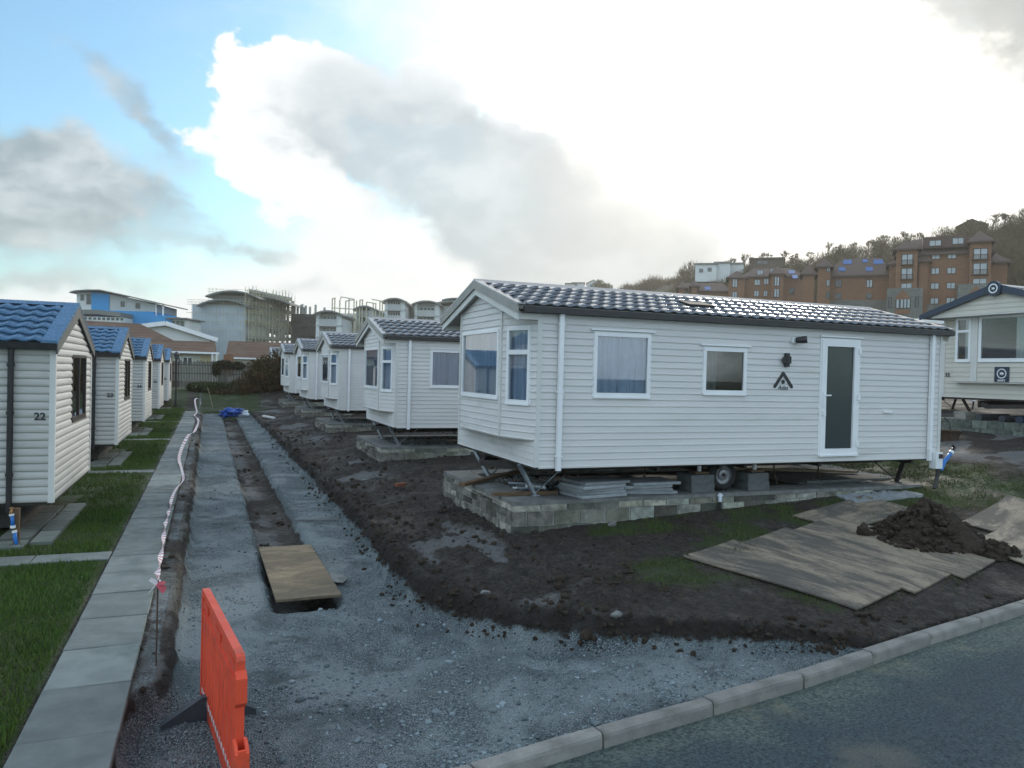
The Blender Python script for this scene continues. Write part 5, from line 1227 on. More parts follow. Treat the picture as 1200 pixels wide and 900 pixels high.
for k in range(len(pts) - 1):
    d = (pts[k + 1] - pts[k]); acc += d.length; dn = d.normalized(); s_ = dn.cross(Vector((0, 0, 1))).normalized(); u = s_.cross(dn)
    ang_ = acc * 2.2 + .8 * math.sin(acc * .9) if acc < 8 else .5 * math.sin(acc * .7)
    w = (s_ * math.cos(ang_) + u * math.sin(ang_)) * (.028 if acc < 14 else .042)
    pr_ = (pts[k] - w, pts[k] + w)
    if prev: tp.poly([prev[0], pr_[0], pr_[1], prev[1]], 0 if int(acc / .075) % 3 == 0 else 1)
    prev = pr_
tape = tp.build('hazard_tape', [MT['tape_red'], MT['tape_white']]); tag(tape, 'red and white striped hazard tape trailing along the paved path', 'tape')
kn = MB()
for k in range(6):
    a = random.uniform(0, 6.28); e = Vector((math.cos(a) * .07, math.sin(a) * .05, random.uniform(-.08, .05))); c0 = Vector((-.375, 7.21, .66)); s_ = Vector((.012, .006, .016))
    kn.poly([c0 - s_, c0 + s_, c0 + e + s_ * .8, c0 + e - s_ * .8], k % 2)
kn.build('knot', [MT['tape_white'], MT['tape_red']], tape)
# standpipe by caravan 22
sp_ = empty('standpipe', (-2.42, 12.25, 0), 0, 'short post with blue pipes and a brass tap beside caravan 22', 'standpipe')
mb = MB(); mb.box(-.035, .035, 0, .07, -.1, .52); mb.build('post', MT['wood'], sp_)
mb = MB(); mb.tube([(.03, -.03, -.05), (.0, -.03, .1), (-.01, -.03, .20)], .024, 10); mb.tube([(-.03, -.03, .27), (-.045, -.03, .44)], .024, 10); mb.build('blue_pipe', MT['bluepipe'], sp_, smooth=True)
mb = MB(); mb.tube([(-.01, -.03, .195), (-.015, -.03, .225)], .032, 10); mb.tube([(-.03, -.03, .26), (-.032, -.03, .295)], .034, 10); mb.tube([(-.046, -.03, .43), (-.05, -.03, .455)], .032, 10); mb.build('white_collar', MT['white'], sp_)
mb = MB(); mb.tube([(-.05, -.03, .45), (-.05, -.03, .53)], .016, 8); mb.tube([(-.05, -.03, .50), (-.05, -.11, .49)], .014, 8); mb.box(-.075, -.025, -.04, -.02, .53, .545); mb.build('tap', MT['copper'], sp_)

# ---------------------------------------------------------------- far end of the site: fence, lamp, hedge
fx0, fx1, fy = -3.2, 6.5, 58.0
fe = empty('picket_fence', (0, fy, .85), 0, 'weathered grey close board fence with open slats behind the far lawn', 'fence')
rl = MB()
for z in (.55, 1.15, 1.75): rl.box(fx0, fx1, .03, .08, z - .04, z + .04)
rl.build('rail', MT['fence_dark'], fe)
k = 0; x = fx0
while x < fx1 and k < 95:
    mb = MB(); hgt = 2.0 + random.uniform(-.06, .06); mb.prism([(x, 0, .15), (x + .085, 0, .15), (x + .085, 0, hgt), (x + .0425, 0, hgt + .04), (x, 0, hgt)], (0, .022, 0)); mb.build('slat', MT['fence'] if x > -1.9 else MT['fence_dark'], fe); x += .103; k += 1
lp = empty('street_lamp', (-1.78, 50.0, 0), 0, 'slim black lamp post with a lantern at the far end of the lawn', 'street lamp')
mb = MB(); mb.tube([(0, 0, 0), (0, 0, .5)], [.09, .06], 10); mb.tube([(0, 0, .5), (0, 0, 2.85)], [.05, .035], 10); mb.build('post', MT['black'], lp)
mb = MB(); mb.tube([(0, 0, 2.85), (0, 0, 2.95), (0, 0, 3.2)], [.06, .12, .18], 6, 1); mb.tube([(0, 0, 3.2), (0, 0, 3.38)], [.22, .03], 6, 0); mb.tube([(0, 0, 2.83), (0, 0, 2.87)], .08, 6, 0); mb.build('lantern', [MT['black'], MT['darkglass']], lp)
def leaf_cloud(n, boxes, size, jitter_seed=0):
    """triangles spread through ellipsoids (cx,cy,cz,rx,ry,rz)"""
    V = []; T = []
    tot = sum(b_[3] * b_[4] * b_[5] for b_ in boxes)
    for (cx, cy, cz, ax, ay, az_) in boxes:
        k = max(20, int(n * ax * ay * az_ / tot)); u = rng.normal(size=(k, 3)); u /= np.linalg.norm(u, axis=1)[:, None]; rr = rng.random(k)[:, None] ** .45
        c = np.array([cx, cy, cz]) + u * rr * np.array([ax, ay, az_])
        s_ = size * rng.uniform(.5, 1.4, (k, 1, 1)); tri = rng.normal(size=(k, 3, 3)) * s_; tri -= tri.mean(1, keepdims=True)
        V.append((c[:, None] + tri).reshape(-1, 3)); T.append(np.repeat(rng.uniform(.45, 1.5, (k, 1)) * np.ones((1, 3)), 3, 0))
    V = np.concatenate(V); return V, np.arange(len(V)).reshape(-1, 3), np.concatenate(T)
bx_ = []
for k in range(24):
    x = .6 + k * .4; tall = float(np.interp(x, [0, 1.6, 2.4, 3.1, 4, 10], [.4, .7, 1.5, 2.9, 3.3, 3.5])); bx_.append((x + random.uniform(-.3, .3), 55.2 + random.uniform(-.6, .6), tall * .45 + .45, .85, .8, tall * .55 * random.uniform(.85, 1.15)))
v, f, t_n = leaf_cloud(60000, bx_, .06); t_n *= np.array([[2.3, 1.5, 1.25]])
hd = npmesh('hedge', v, f, MT['leaf'], t_n, False); tag(hd, 'dark overgrown brown and green hedge between the fence and the far caravan', 'hedge')
bx_ = [(-.9 + random.uniform(0, 4.2), 56.2 + random.uniform(-.8, .5), 1.0, .7, .5, random.uniform(.3, .5)) for _ in range(14)]
v, f, t_n = leaf_cloud(20000, bx_, .06); tag(npmesh('scrub', v, f, MT['leaf'], t_n * np.array([[1.2, 1.7, 1.1]]), False), 'low green scrub growing along the foot of the fence', 'undergrowth', kind='stuff')
v, f, t_n = leaf_cloud(2600, [(1.0, 57.9, 2.65, .75, .25, .35), (1.9, 57.8, 2.6, .6, .25, .3), (.55, 57.85, 2.35, .35, .2, .55)], .06); tag(npmesh('ivy', v, f, MT['leaf'], t_n, False), 'dark ivy hanging over the top of the fence', 'ivy')
mb = MB(); mb.tube([(.3, 49.5, 0), (.12, 49.7, .8), (-.02, 49.8, 1.25)], .02, 6); tag(mb.build('leaning_stick', MT['plank']), 'thin pale stick leaning up from the grass past the tape end', 'stick')

# ---------------------------------------------------------------- far buildings
class Far:
    """a building frame at distance d on the bearing of pixel (px, py): u right, v away, z up, all in metres"""
    def __init__(s, px, d, turn=0., bear=False):
        s.d = d; s.px = px; g = at(px, 433 + .0242 * (px - 246), d); s.o = Vector((g.x, g.y, 0)); s.k = d / FPX
        f = Vector((CF.x, CF.y, 0)).normalized()
        if bear: f = Vector((s.o.x, s.o.y, 0)).normalized(); s.k *= math.cos(math.atan((px - 600) / FPX))
        s.rz = math.atan2(f.y, f.x) - math.pi / 2 + turn
        s.hor = 450 - (-.013817 / .99961) * 0
    def U(s, px): return (px - s.px) * s.k
    def Z(s, py, px=None):
        px = s.px if px is None else px; return at(px, py, s.d).z
def far_window(parent, u0, u1, z0, z1, v=0., frame='brownframe', pane='skyglass', bars=1):
    fr = MB(); e = (z1 - z0) * .07 + .03
    fr.box(u0 - e, u1 + e, v - .10, v + .02, z0 - e, z0); fr.box(u0 - e, u1 + e, v - .10, v + .02, z1, z1 + e); fr.box(u0 - e, u0, v - .098, v + .02, z0, z1); fr.box(u1, u1 + e, v - .098, v + .02, z0, z1)
    for k in range(bars): c = u0 + (u1 - u0) * (k + 1) / (bars + 1); fr.box(c - e * .5, c + e * .5, v - .09, v + .02, z0, z1)
    w = fr.build('window', MT[frame], parent); p = MB(); p.box(u0, u1, v - .05, v - .04, z0, z1); p.build('pane', MT[pane], w); return w
def hip(mb, u0, u1, v0, v1, z0, z1, ru0, ru1, m=0, eave=.5):
    u0 -= eave; u1 += eave; v0 -= eave; v1 += eave; vm = (v0 + v1) / 2
    A, B, C_, D_ = Vector((u0, v0, z0)), Vector((u1, v0, z0)), Vector((u1, v1, z0)), Vector((u0, v1, z0)); E, F_ = Vector((ru0, vm, z1)), Vector((ru1, vm, z1))
    mb.poly([A, B, F_, E], m); mb.poly([C_, D_, E, F_], m); mb.poly([B, C_, F_], m); mb.poly([D_, A, E], m)
    for p, q in ((A, B), (B, C_), (C_, D_), (D_, A)): mb.beam(p - Vector((0, 0, .15)), q - Vector((0, 0, .15)), .25, .3, m)

# nearest brick block of flats
F1 = Far(1100, 143, R(3), True); U, Zf = F1.U, lambda y: F1.Z(y)
b1 = empty('brick_apartment', (*F1.o.xy, 0), F1.rz, 'tallest brick block of flats at the right, with two towers and stone bays', 'building', 'brick blocks of flats below the hill')
wl = MB(); zb_, ze_ = 6., Zf(297); wl.box(U(1052), U(1152), 0, 15, zb_, ze_)
for a, c, ee in ((1042, 1072, 292), (1128, 1156, 287)): wl.box(U(a) + .3, U(c) - .3, -2.2, 4, zb_, Zf(ee))
wl.box(U(1152), U(1176), 3, 17, zb_, Zf(307)); wl.box(U(1036), U(1052), 1.5, 12, zb_, Zf(306)); wl.box(U(1072), U(1083), -1.1, 3, zb_, Zf(306))
wall = wl.build('wall', MT['farbrick'], b1)
rf = MB(); hip(rf, U(1046), U(1156), 0, 15, ze_, Zf(272.5), U(1064), U(1146))
for a, c, ee, ap in ((1042, 1072, 292, 279), (1128, 1156, 287, 272)):
    um = (U(a) + U(c)) / 2; hip(rf, U(a) + .3, U(c) - .3, -2.2, 4, Zf(ee), Zf(ap), um - .05, um + .05)
hip(rf, U(1152), U(1176), 3, 17, Zf(307), Zf(284), U(1150), U(1156)); hip(rf, U(1036), U(1052), 1.5, 12, Zf(306), Zf(293), U(1050), U(1054)); hip(rf, U(1072), U(1083), -1.1, 3, Zf(306), Zf(295), U(1072), U(1076))
rf.box(U(1076), U(1130), -.2, 5, Zf(290.5), Zf(277.5), 0)
rf.build('roof', MT['farroof'], b1)
stn = MB()
for a, c, y in ((1034, 1077, 339), (1117, 1160, 336)):
    stn.box(U(a), U(c), -3.4, -.2, zb_, Zf(y))
stn.box(U(1077), U(1117), -.35, -.1, zb_, Zf(357)); stn.build('stone_bay', MT['farstone'], b1)
for a, c, y0, ya in ((1044.5, 1062, 352, 341), (1128, 1147, 350, 338)):
    arch = MB(); arch.prism([(U(a), -3.52, Zf(y0)), (U(c), -3.52, Zf(y0)), (U(c) - .2, -3.52, Zf(y0 - 4)), ((U(a) + U(c)) / 2, -3.52, Zf(ya)), (U(a) + .2, -3.52, Zf(y0 - 4))], (0, .1, 0)); arch.build('brick_arch', MT['farbrick'], b1); arch = MB(); arch.box(U(a), U(c), -3.52, -3.42, Zf(369), Zf(364)); arch.build('brick_sill', MT['farbrick'], b1)
for a, c in ((1087.5, 1096), (1106, 1115)):
    for y0 in (297, 314.5, 332, 349.5): far_window(b1, U(a), U(c), Zf(y0 + 6.3), Zf(y0), 0)
far_window(b1, U(1084), U(1097), Zf(288), Zf(282), -.2); far_window(b1, U(1111), U(1123), Zf(287), Zf(280.5), -.2)
for a, c in ((1051.5, 1063.5), (1134.5, 1149)):
    o_ = 0 if a < 1100 else -3
    for y0, y1 in ((299, 310.5), (315.5, 327.5), (333, 338)): far_window(b1, U(a), U(c), Zf(y1 + o_), Zf(y0 + o_), -2.2)
    for y1 in (310.5, 327.5):
        rl = MB(); rl.box(U(a) - .2, U(c) + .2, -2.6, -2.5, Zf(y1 + o_ - 5) - .04, Zf(y1 + o_ - 5) + .04)
        for q in np.linspace(U(a) - .2, U(c) + .2, 12): rl.box(q - .02, q + .02, -2.58, -2.52, Zf(y1 + o_), Zf(y1 + o_ - 5))
        rl.box(U(a) - .3, U(c) + .3, -2.7, -2.2, Zf(y1 + o_) - .2, Zf(y1 + o_)); rl.build('balcony', MT['rust'], b1)
for a in (1046, 1051, 1055, 1059): far_window(b1, U(a), U(a + 3), Zf(362), Zf(351), -3.4, bars=0)
for a in (1037, 1069): far_window(b1, U(a), U(a + 2.2), Zf(361), Zf(350), -3.4, pane='darkglass', bars=0)
# second block
def block2(px, d, turn, w0, w1, eave, ridge, r0, r1, stone, label, wins, lights, towers=()):
    F = Far(px, d, turn, True); U, Zf = F.U, F.Z; t = empty('brick_apartment', (*F.o.xy, 0), F.rz, label, 'building', 'brick blocks of flats below the hill')
    wl = MB(); wl.box(U(w0), U(w1), 0, 14, 5, Zf(eave))
    for (a, c, ee, ap) in towers: wl.box(U(a), U(c), -1.8, 5, 5, Zf(ee))
    wl.build('wall', MT['farbrick'], t)
    rf = MB(); hip(rf, U(w0), U(w1), 0, 14, Zf(eave), Zf(ridge), U(r0), U(r1))
    for (a, c, ee, ap) in towers: um = (U(a) + U(c)) / 2; hip(rf, U(a), U(c), -1.8, 5, Zf(ee), Zf(ap), um - .05, um + .05)
    roof = rf.build('roof', MT['farroof'], t)
    if stone: s_ = MB(); s_.box(U(w0) - .3, U(w1) + .3, -.4, 0, 5, Zf(stone)); s_.build('stone_base', MT['farstone'], t)
    for (a, c, y0, y1, p, v) in wins: far_window(t, U(a), U(c), Zf(y1), Zf(y0), v, pane=p)
    zr, ze_ = Zf(ridge), Zf(eave); run = 7.5
    for (a, c, y0, y1) in lights:
        sk = MB(); g = lambda z: -.5 + (z - ze_) / (zr - ze_) * run
        za, zc = Zf(y1), Zf(y0); q = [(U(a), g(za), za), (U(c), g(za), za), (U(c), g(zc), zc), (U(a), g(zc), zc)]; nrm = Vector((0, -(zr - ze_), run)).normalized() * .12
        sk.hexa([Vector(p) for p in q] + [Vector(p) + nrm for p in q]); sk.build('skylight', MT['skylight'], roof)
    return t
block2(990, 155, R(2), 964, 1040, 323, 297.5, 984, 1030, 352, 'brick block of flats with five blue skylights in its big brown roof',
       [(976, 982, 328, 336, 'darkglass', 0), (1012, 1018, 329, 337, 'skyglass', 0), (976, 982, 344, 350, 'darkglass', 0), (1012, 1018, 344.5, 350, 'darkglass', 0), (965, 968, 311, 319, 'skyglass', -1.8), (965, 968, 329, 336, 'skyglass', -1.8), (965, 968, 343, 350, 'darkglass', -1.8)],
       [(985, 995, 300, 306.5), (1008, 1014, 300, 304.5), (1021, 1032, 301, 307.5), (979, 987, 311.5, 317), (1011, 1019, 312, 318)],
       [(954, 969, 313, 300), (936, 950, 321, 307)])
block2(895, 185, R(2), 868, 936, 324, 310, 880, 925, None, 'smaller brick block of flats with three white dormers, left of the skylit roof',
       [(881, 887, 328, 334, 'skyglass', 0), (892, 897, 327, 333, 'skyglass', 0), (881, 886, 341, 347, 'skyglass', 0), (892, 896, 341, 347, 'skyglass', 0), (855, 860, 328, 337, 'skyglass', -1.8), (855, 860, 343, 350, 'skyglass', -1.8), (904, 909, 326, 336, 'skyglass', -1.8), (904, 909, 340, 349, 'skyglass', -1.8), (884, 890, 317, 322, 'skyglass', -.6), (899, 903, 316, 320, 'skyglass', -.6), (922, 927, 338, 345, 'darkglass', 0)],
       [(921, 928, 315, 320.5), (924, 930, 323.5, 329)], [(850, 869, 326, 316), (900, 914, 322, 311)])
block2(820, 205, R(2), 793, 852, 341, 328, 800, 845, None, 'lowest and farthest brick block showing mostly brown roof', [(800, 803, 343, 348, 'skyglass', 0), (812, 816, 344, 348, 'skyglass', 0)], [(823, 830, 335, 340)], [(792, 800, 338, 329), (807, 814, 336, 327)])
# houses on the hillside
def boxes_house(px, d, parts, label, cat='building', wall='whitewall', roofm='greyroof', wins=(), gable=False, group=None):
    F = Far(px, d, 0, True); U, Zf = F.U, F.Z; t = empty('hill_house', (*F.o.xy, 0), F.rz, label, cat, group); w = MB(); r = MB()
    for (a, c, top, bot, v) in parts:
        w.box(U(a), U(c), v, v + 9, Zf(bot), Zf(top))
        if gable:
            um = (U(a) + U(c)) / 2; zt = Zf(top); pk = zt + (U(c) - U(a)) * .28
            r.prism([(U(a) - .4, v - .4, zt), (um, v - .4, pk), (U(c) + .4, v - .4, zt), (U(c) + .4, v - .4, zt - .3), (um, v - .4, pk - .3), (U(a) - .4, v - .4, zt - .3)], (0, 10, 0)); w.prism([(U(a), v, zt - .2), (um, v, pk - .3), (U(c), v, zt - .2)], (0, 9, 0))
        else: r.box(U(a) - .4, U(c) + .4, v - .5, v + 9.5, Zf(top), Zf(top) + .5)
    w.build('wall', MT[wall], t); r.build('roof', MT[roofm], t)
    for (a, c, y0, y1) in wins: far_window(t, U(a), U(c), Zf(y1), Zf(y0), min(p[4] for p in parts), frame='greyroof', pane='darkglass', bars=0)
    return t
boxes_house(838, 262, [(811, 836, 310, 330, 0), (834, 852, 308, 330, 1.5), (846, 868, 307, 322, 6)], 'pale stepped flat roofed house on the slope at the left end of the woods', wins=[(816, 820, 315, 319), (826, 830, 314, 318)])
boxes_house(893, 245, [(875, 914, 304, 325, 0)], 'dark low house with a flat pitched roof above the small brick block', wall='clay', roofm='clay', gable=False, wins=[(884, 888, 306, 309), (890, 895, 306, 309)])
boxes_house(1128, 228, [(1115, 1150, 265.5, 290, 0)], 'brown gabled house standing alone on the wooded skyline', wall='clay', roofm='clay', gable=True)
boxes_house(668, 420, [(660, 672, 333, 345, 0), (668, 682, 331.5, 345, 2)], 'leftmost pale house on the far hilltop behind the caravan roof', roofm='clay', wins=[(671, 673, 334, 337)], group='houses on the far hilltop')
boxes_house(692, 425, [(685, 700, 332, 345, 0)], 'right hand white gabled house on the far hilltop', roofm='clay', gable=True, wins=[(689, 692, 334, 337)], group='houses on the far hilltop')
boxes_house(733, 430, [(729, 734, 336, 344, 0), (736, 740, 336, 344, 0)], 'tiny white cottages at the foot of the far wooded hill', roofm='clay', gable=True, group='houses on the far hilltop')

# blue and white apartments
FB = Far(140, 150, R(3)); U, Zf = FB.U, lambda y: FB.Z(y)
bb_ = empty('blue_apartment', (*FB.o.xy, 0), FB.rz, 'bright blue and white modern flats with a thin curved roof at the left', 'building')
w = MB(); w.box(U(90), U(107), 0, 12, 0, Zf(344)); n = 10
w.prism([(U(90), 0.2, 0), (U(90) - 1.0, 3, 0), (U(90) - 1.0, 8, 0), (U(90), 11, 0)], (0, 0, Zf(345.5)))
w.build('white_wall', MT['whitewall'], bb_)
w = MB(); w.prism([(U(127), .1, Zf(377)), (U(179.5), .1, Zf(377)), (U(179.5), .1, Zf(356)), (U(152), .1, Zf(349)), (U(127), .1, Zf(345))], (0, 11, 0)); w.build('grey_wall', MT['greywall'], bb_)
w = MB(); w.prism([(U(107), -.1, 0), (U(127), -.1, 0), (U(127), -.1, Zf(344.6)), (U(107), -.1, Zf(343))], (0, 11, 0)); w.box(U(127), U(180), -.6, 10, 0, Zf(364.5)); w.box(U(175), U(202), -1.2, 9, 0, Zf(369)); w.build('blue_wall', MT['bluewall'], bb_)
w = MB()
prof = [(86, 344.5), (92, 342.6), (105, 341.2), (120, 340.8), (150, 346.5), (175, 352), (191, 355)]
for p, q in zip(prof[:-1], prof[1:]): w.hexa([Vector((U(p[0]), -1.5, Zf(p[1] + 1.3))), Vector((U(q[0]), -1.5, Zf(q[1] + 1.3))), Vector((U(q[0]), 12, Zf(q[1] + 1.3))), Vector((U(p[0]), 12, Zf(p[1] + 1.3))), Vector((U(p[0]), -1.5, Zf(p[1]))), Vector((U(q[0]), -1.5, Zf(q[1]))), Vector((U(q[0]), 12, Zf(q[1]))), Vector((U(p[0]), 12, Zf(p[1])))])
prof = [(102, 369), (112, 366.5), (130, 366.2), (156, 368.5)]
for p, q in zip(prof[:-1], prof[1:]): w.hexa([Vector((U(p[0]), -6, Zf(p[1] + 5))), Vector((U(q[0]), -6, Zf(q[1] + 5))), Vector((U(q[0]), -.7, Zf(q[1] + 5))), Vector((U(p[0]), -.7, Zf(p[1] + 5))), Vector((U(p[0]), -6, Zf(p[1]))), Vector((U(q[0]), -6, Zf(q[1]))), Vector((U(q[0]), -.7, Zf(q[1]))), Vector((U(p[0]), -.7, Zf(p[1])))])
w.box(U(196), U(221), -2, 8, Zf(372.5), Zf(371)); w.build('roof', MT['greyroof'], bb_)
w = MB(); w.box(U(103), U(156), -5.5, -.7, 0, Zf(374)); w.build('lower_wall', MT['whitewall'], bb_); w = MB(); w.box(U(200), U(218), -1, 7, 0, Zf(373)); w.build('annex_wall', MT['whitewall'], bb_)
for a, c, y0, y1, v in ((102, 106, 346.5, 357, 0), (140.5, 144, 353.5, 359, .1), (157.5, 161.5, 355, 360.5, .1), (95, 98, 347, 353, 0)): far_window(bb_, U(a), U(c), Zf(y1), Zf(y0), v, frame='greyroof', pane='darkglass', bars=0)
for a in (202, 207, 212): far_window(bb_, U(a), U(a + 3), Zf(381), Zf(375), -1, frame='greyroof', pane='darkglass', bars=0)
for a in range(110, 156, 5): far_window(bb_, U(a), U(a + 3.6), Zf(377.5), Zf(374.6), -5.5, frame='white', pane='darkglass', bars=0)
for a in (180.5, 188.5): w = MB(); w.box(U(a) - .12, U(a) + .12, 0, .25, Zf(370), Zf(354)); w.build('post', MT['white'], bb_)
# scaffolded building, turned so its right side runs away
FS = Far(290, 170, R(0)); U, Zf = FS.U, lambda y: FS.Z(y)
ss = empty('unfinished_apartment', (*FS.o.xy, 0), FS.rz, 'unfinished flats wrapped in white sheeting with curved roofs and scaffolding', 'building')
w = MB(); w.box(U(223), U(286), .5, 14, 0, Zf(358)); w.build('sheeting', MT['sheet'], ss)
sx_, sv_ = U(341), 17.
def side(u, z0, z1, off=0.): pass
lv = [(397, 398), (378, 391), (366, 379), (356, 367), (347, 357), (342, 351)]
w = MB()
k_ = (170 + sv_) / 170
def P2(px, py): return Vector(((px - 600) * (170 + sv_) / FPX - (290 - 600) * 170 / FPX, sv_, CZ + (FS.Z(py) - CZ) * k_))
for y0, y1 in lv:
    a, b_ = Vector((U(289), .3, Zf(y0))), P2(340, y1); e = Vector((-8, 3, 0))
    w.hexa([a, b_, b_ + Vector((-6, 8, 0)), a + Vector((-3, 9, 0)), a + Vector((0, 0, .7)), b_ + Vector((0, 0, .7)), b_ + Vector((-6, 8, .7)), a + Vector((-3, 9, .7))])
w.build('floor_slab', MT['rawconc'], ss)
w = MB()
for k in range(9):
    f = k / 8; p = Vector((U(289), .8, 0)).lerp(Vector((P2(340, 391).x, sv_, 0)), f); zt = Zf(342) * (1 - f) + P2(340, 351).z * f
    w.box(p.x - .25, p.x + .25, p.y + 1, p.y + 1.5, 0, zt)
w.build('column', MT['rawconc'], ss)
w = MB()
for k in range(5):
    f0, f1 = k / 5, (k + 1) / 5
    for (y0, y1), (y2, y3) in zip(lv[:-1], lv[1:]):
        if random.random() < .55:
            q = lambda f, ya, yb: Vector((U(289), 2.5, Zf(ya))).lerp(P2(340, yb) + Vector((0, 2.2, 0)), f)
            w.poly([q(f0, y0, y1), q(f1, y0, y1), q(f1, y2, y3), q(f0, y2, y3)])
w.build('infill_wall', MT['render'], ss)
rf = MB()
def curved(mb, a, c, y_mid, sag, v0, v1, th=.35, drop=0.):
    n = 10; pts = []
    for k in range(n + 1):
        f = k / n; px = a + (c - a) * f; pts.append((U(px), Zf(y_mid + drop * f) - sag * (2 * f - 1) ** 2))
    for (u0, z0), (u1, z1) in zip(pts[:-1], pts[1:]): mb.hexa([Vector((u0, v0, z0 - th)), Vector((u1, v0, z1 - th)), Vector((u1, v1, z1 - th)), Vector((u0, v1, z0 - th)), Vector((u0, v0, z0)), Vector((u1, v0, z1)), Vector((u1, v1, z1)), Vector((u0, v1, z0))])
curved(rf, 241, 302, 341.2, 1.3, -1, 12); curved(rf, 232, 293, 351.5, 1.5, -1.5, 6); curved(rf, 276, 330, 342.5, 1., 5, 18, drop=4)
rf.build('roof', MT['greyroof'], ss)
w = MB(); w.box(U(250), U(286), 2, 12, Zf(358), Zf(346)); w.build('core_wall', MT['rawconc'], ss)
sc = MB()
for k in range(15):
    f = k / 14; p = Vector((U(288), -1.2, 0)).lerp(Vector((P2(342, 391).x, sv_ - 1.5, 0)), f); zt = Zf(338) * (1 - f) + P2(342, 344).z * f
    sc.beam((p.x, p.y, 0), (p.x, p.y, zt + random.uniform(-.8, .8)), .09)
    sc.beam((p.x + .5, p.y + 1.1, 0), (p.x + .5, p.y + 1.1, zt + random.uniform(-.8, .8)), .09)
for yq in np.linspace(341, 396, 18):
    a = Vector((U(288), -1.2, Zf(yq))); b_ = P2(342, float(np.interp(yq, [341, 396], [349, 397]))) + Vector((0, -1.5, 0)); sc.beam(a, b_, .08)
for k in range(12):
    f0 = random.random() * .85; yq = random.choice([346, 356, 366, 378]); q = lambda f, y_: Vector((U(288), -1.25, Zf(y_))).lerp(P2(342, float(np.interp(y_, [341, 396], [349, 397]))) + Vector((0, -1.55, 0)), f)
    sc.beam(q(f0, yq), q(f0 + .14, yq - 9), .08)
for k in range(16):
    u = U(224 + 4.1 * k); sc.beam((u, -.2, 0), (u, -.2, Zf(random.uniform(352, 356))), .07)
    if k > 3: sc.beam((u, 1.5, Zf(358)), (u, 1.5, Zf(random.uniform(337, 341))), .07)
for yq in (353, 355.5, 358.2, 368, 377.5, 388): sc.beam((U(218), -.2, Zf(yq)), (U(287), -.2, Zf(yq)), .08)
for yq in (339, 342): sc.beam((U(238), 1.5, Zf(yq)), (U(300), 1.5, Zf(yq)), .06)
sco = sc.build('scaffolding', MT['scaf']); sco.location = ss.location; sco.rotation_euler[2] = FS.rz; tag(sco, 'lattice of pale yellow scaffold tubes on the unfinished flats', 'scaffolding')
w = MB()
for yq in (347, 356.5, 366.5, 379):
    a = Vector((U(288), -1.0, Zf(yq))); b_ = P2(342, float(np.interp(yq, [341, 396], [349, 397]))) + Vector((0, -1.3, 0)); w.hexa([a, b_, b_ + Vector((0, .9, 0)), a + Vector((0, .9, 0)), a + Vector((0, 0, .1)), b_ + Vector((0, 0, .1)), b_ + Vector((0, .9, .1)), a + Vector((0, .9, .1))]); 
    w.beam(a + Vector((0, 0, .5)), b_ + Vector((0, 0, .5)), .04, .3)
w.build('walk_board', MT['board'], sco)
# concrete frame with bare columns
FC = Far(355, 185); U, Zf = FC.U, lambda y: FC.Z(y)
cf = empty('unfinished_building', (*FC.o.xy, 0), FC.rz, 'dark bare concrete frame with column stubs beside the scaffolded flats', 'building')
w = MB()
for y in (370, 381, 391): w.box(U(341), U(372), 0, 10, Zf(y) - .5, Zf(y) + .4)
w.build('floor_slab', MT['darkframe'], cf); w = MB()
for a in np.linspace(342, 369, 8):
    for v in (.3, 9.2): w.box(U(a) - .35, U(a) + .35, v, v + .5, 0, Zf(370))
for k in range(12): a = U(random.uniform(341, 352)); z = random.uniform(Zf(395), Zf(375)); w.box(a - .6, a + .6, .1, .6, z, z + random.uniform(1, 3))
w.build('column', MT['darkframe'], cf); w = MB()
for a in (343, 346.5, 350.5, 352, 354.5, 356, 361, 367.5, 378): w.box(U(a) - .22, U(a) + .22, .4, .9, Zf(371), Zf(random.uniform(355.5, 360)))
w.build('column_stub', MT['rawconc'], cf)
sf = empty('steel_skeleton', (*FC.o.xy, 0), FC.rz, 'thin bare steel portal frames rising behind the white curved roofs', 'building')
w = MB()
for a, t0 in ((383, 347), (386, 347), (392, 348.5), (399, 350), (403, 347), (409, 347.5), (412, 349), (416, 348), (419, 348), (424, 350.5), (432, 351), (435, 351), (440, 348.5), (443, 349)): w.box(U(a) - .13, U(a) + .13, 4, 4.3, 0, Zf(t0))
w.build('column', MT['scaf'], sf); w = MB()
for p, q in (((383, 347.5), (387, 346.5)), ((393, 345), (409, 347.5)), ((393, 345.6), (393, 348)), ((416, 348.3), (420, 348)), ((424, 350.5), (434, 352)), ((430, 347), (445, 349.5)), ((383, 358.5), (412, 359.5)), ((399, 350), (409, 348))): w.beam((U(p[0]), 4.15, Zf(p[1])), (U(q[0]), 4.15, Zf(q[1])), .22)
w.build('rafter', MT['scaf'], sf)
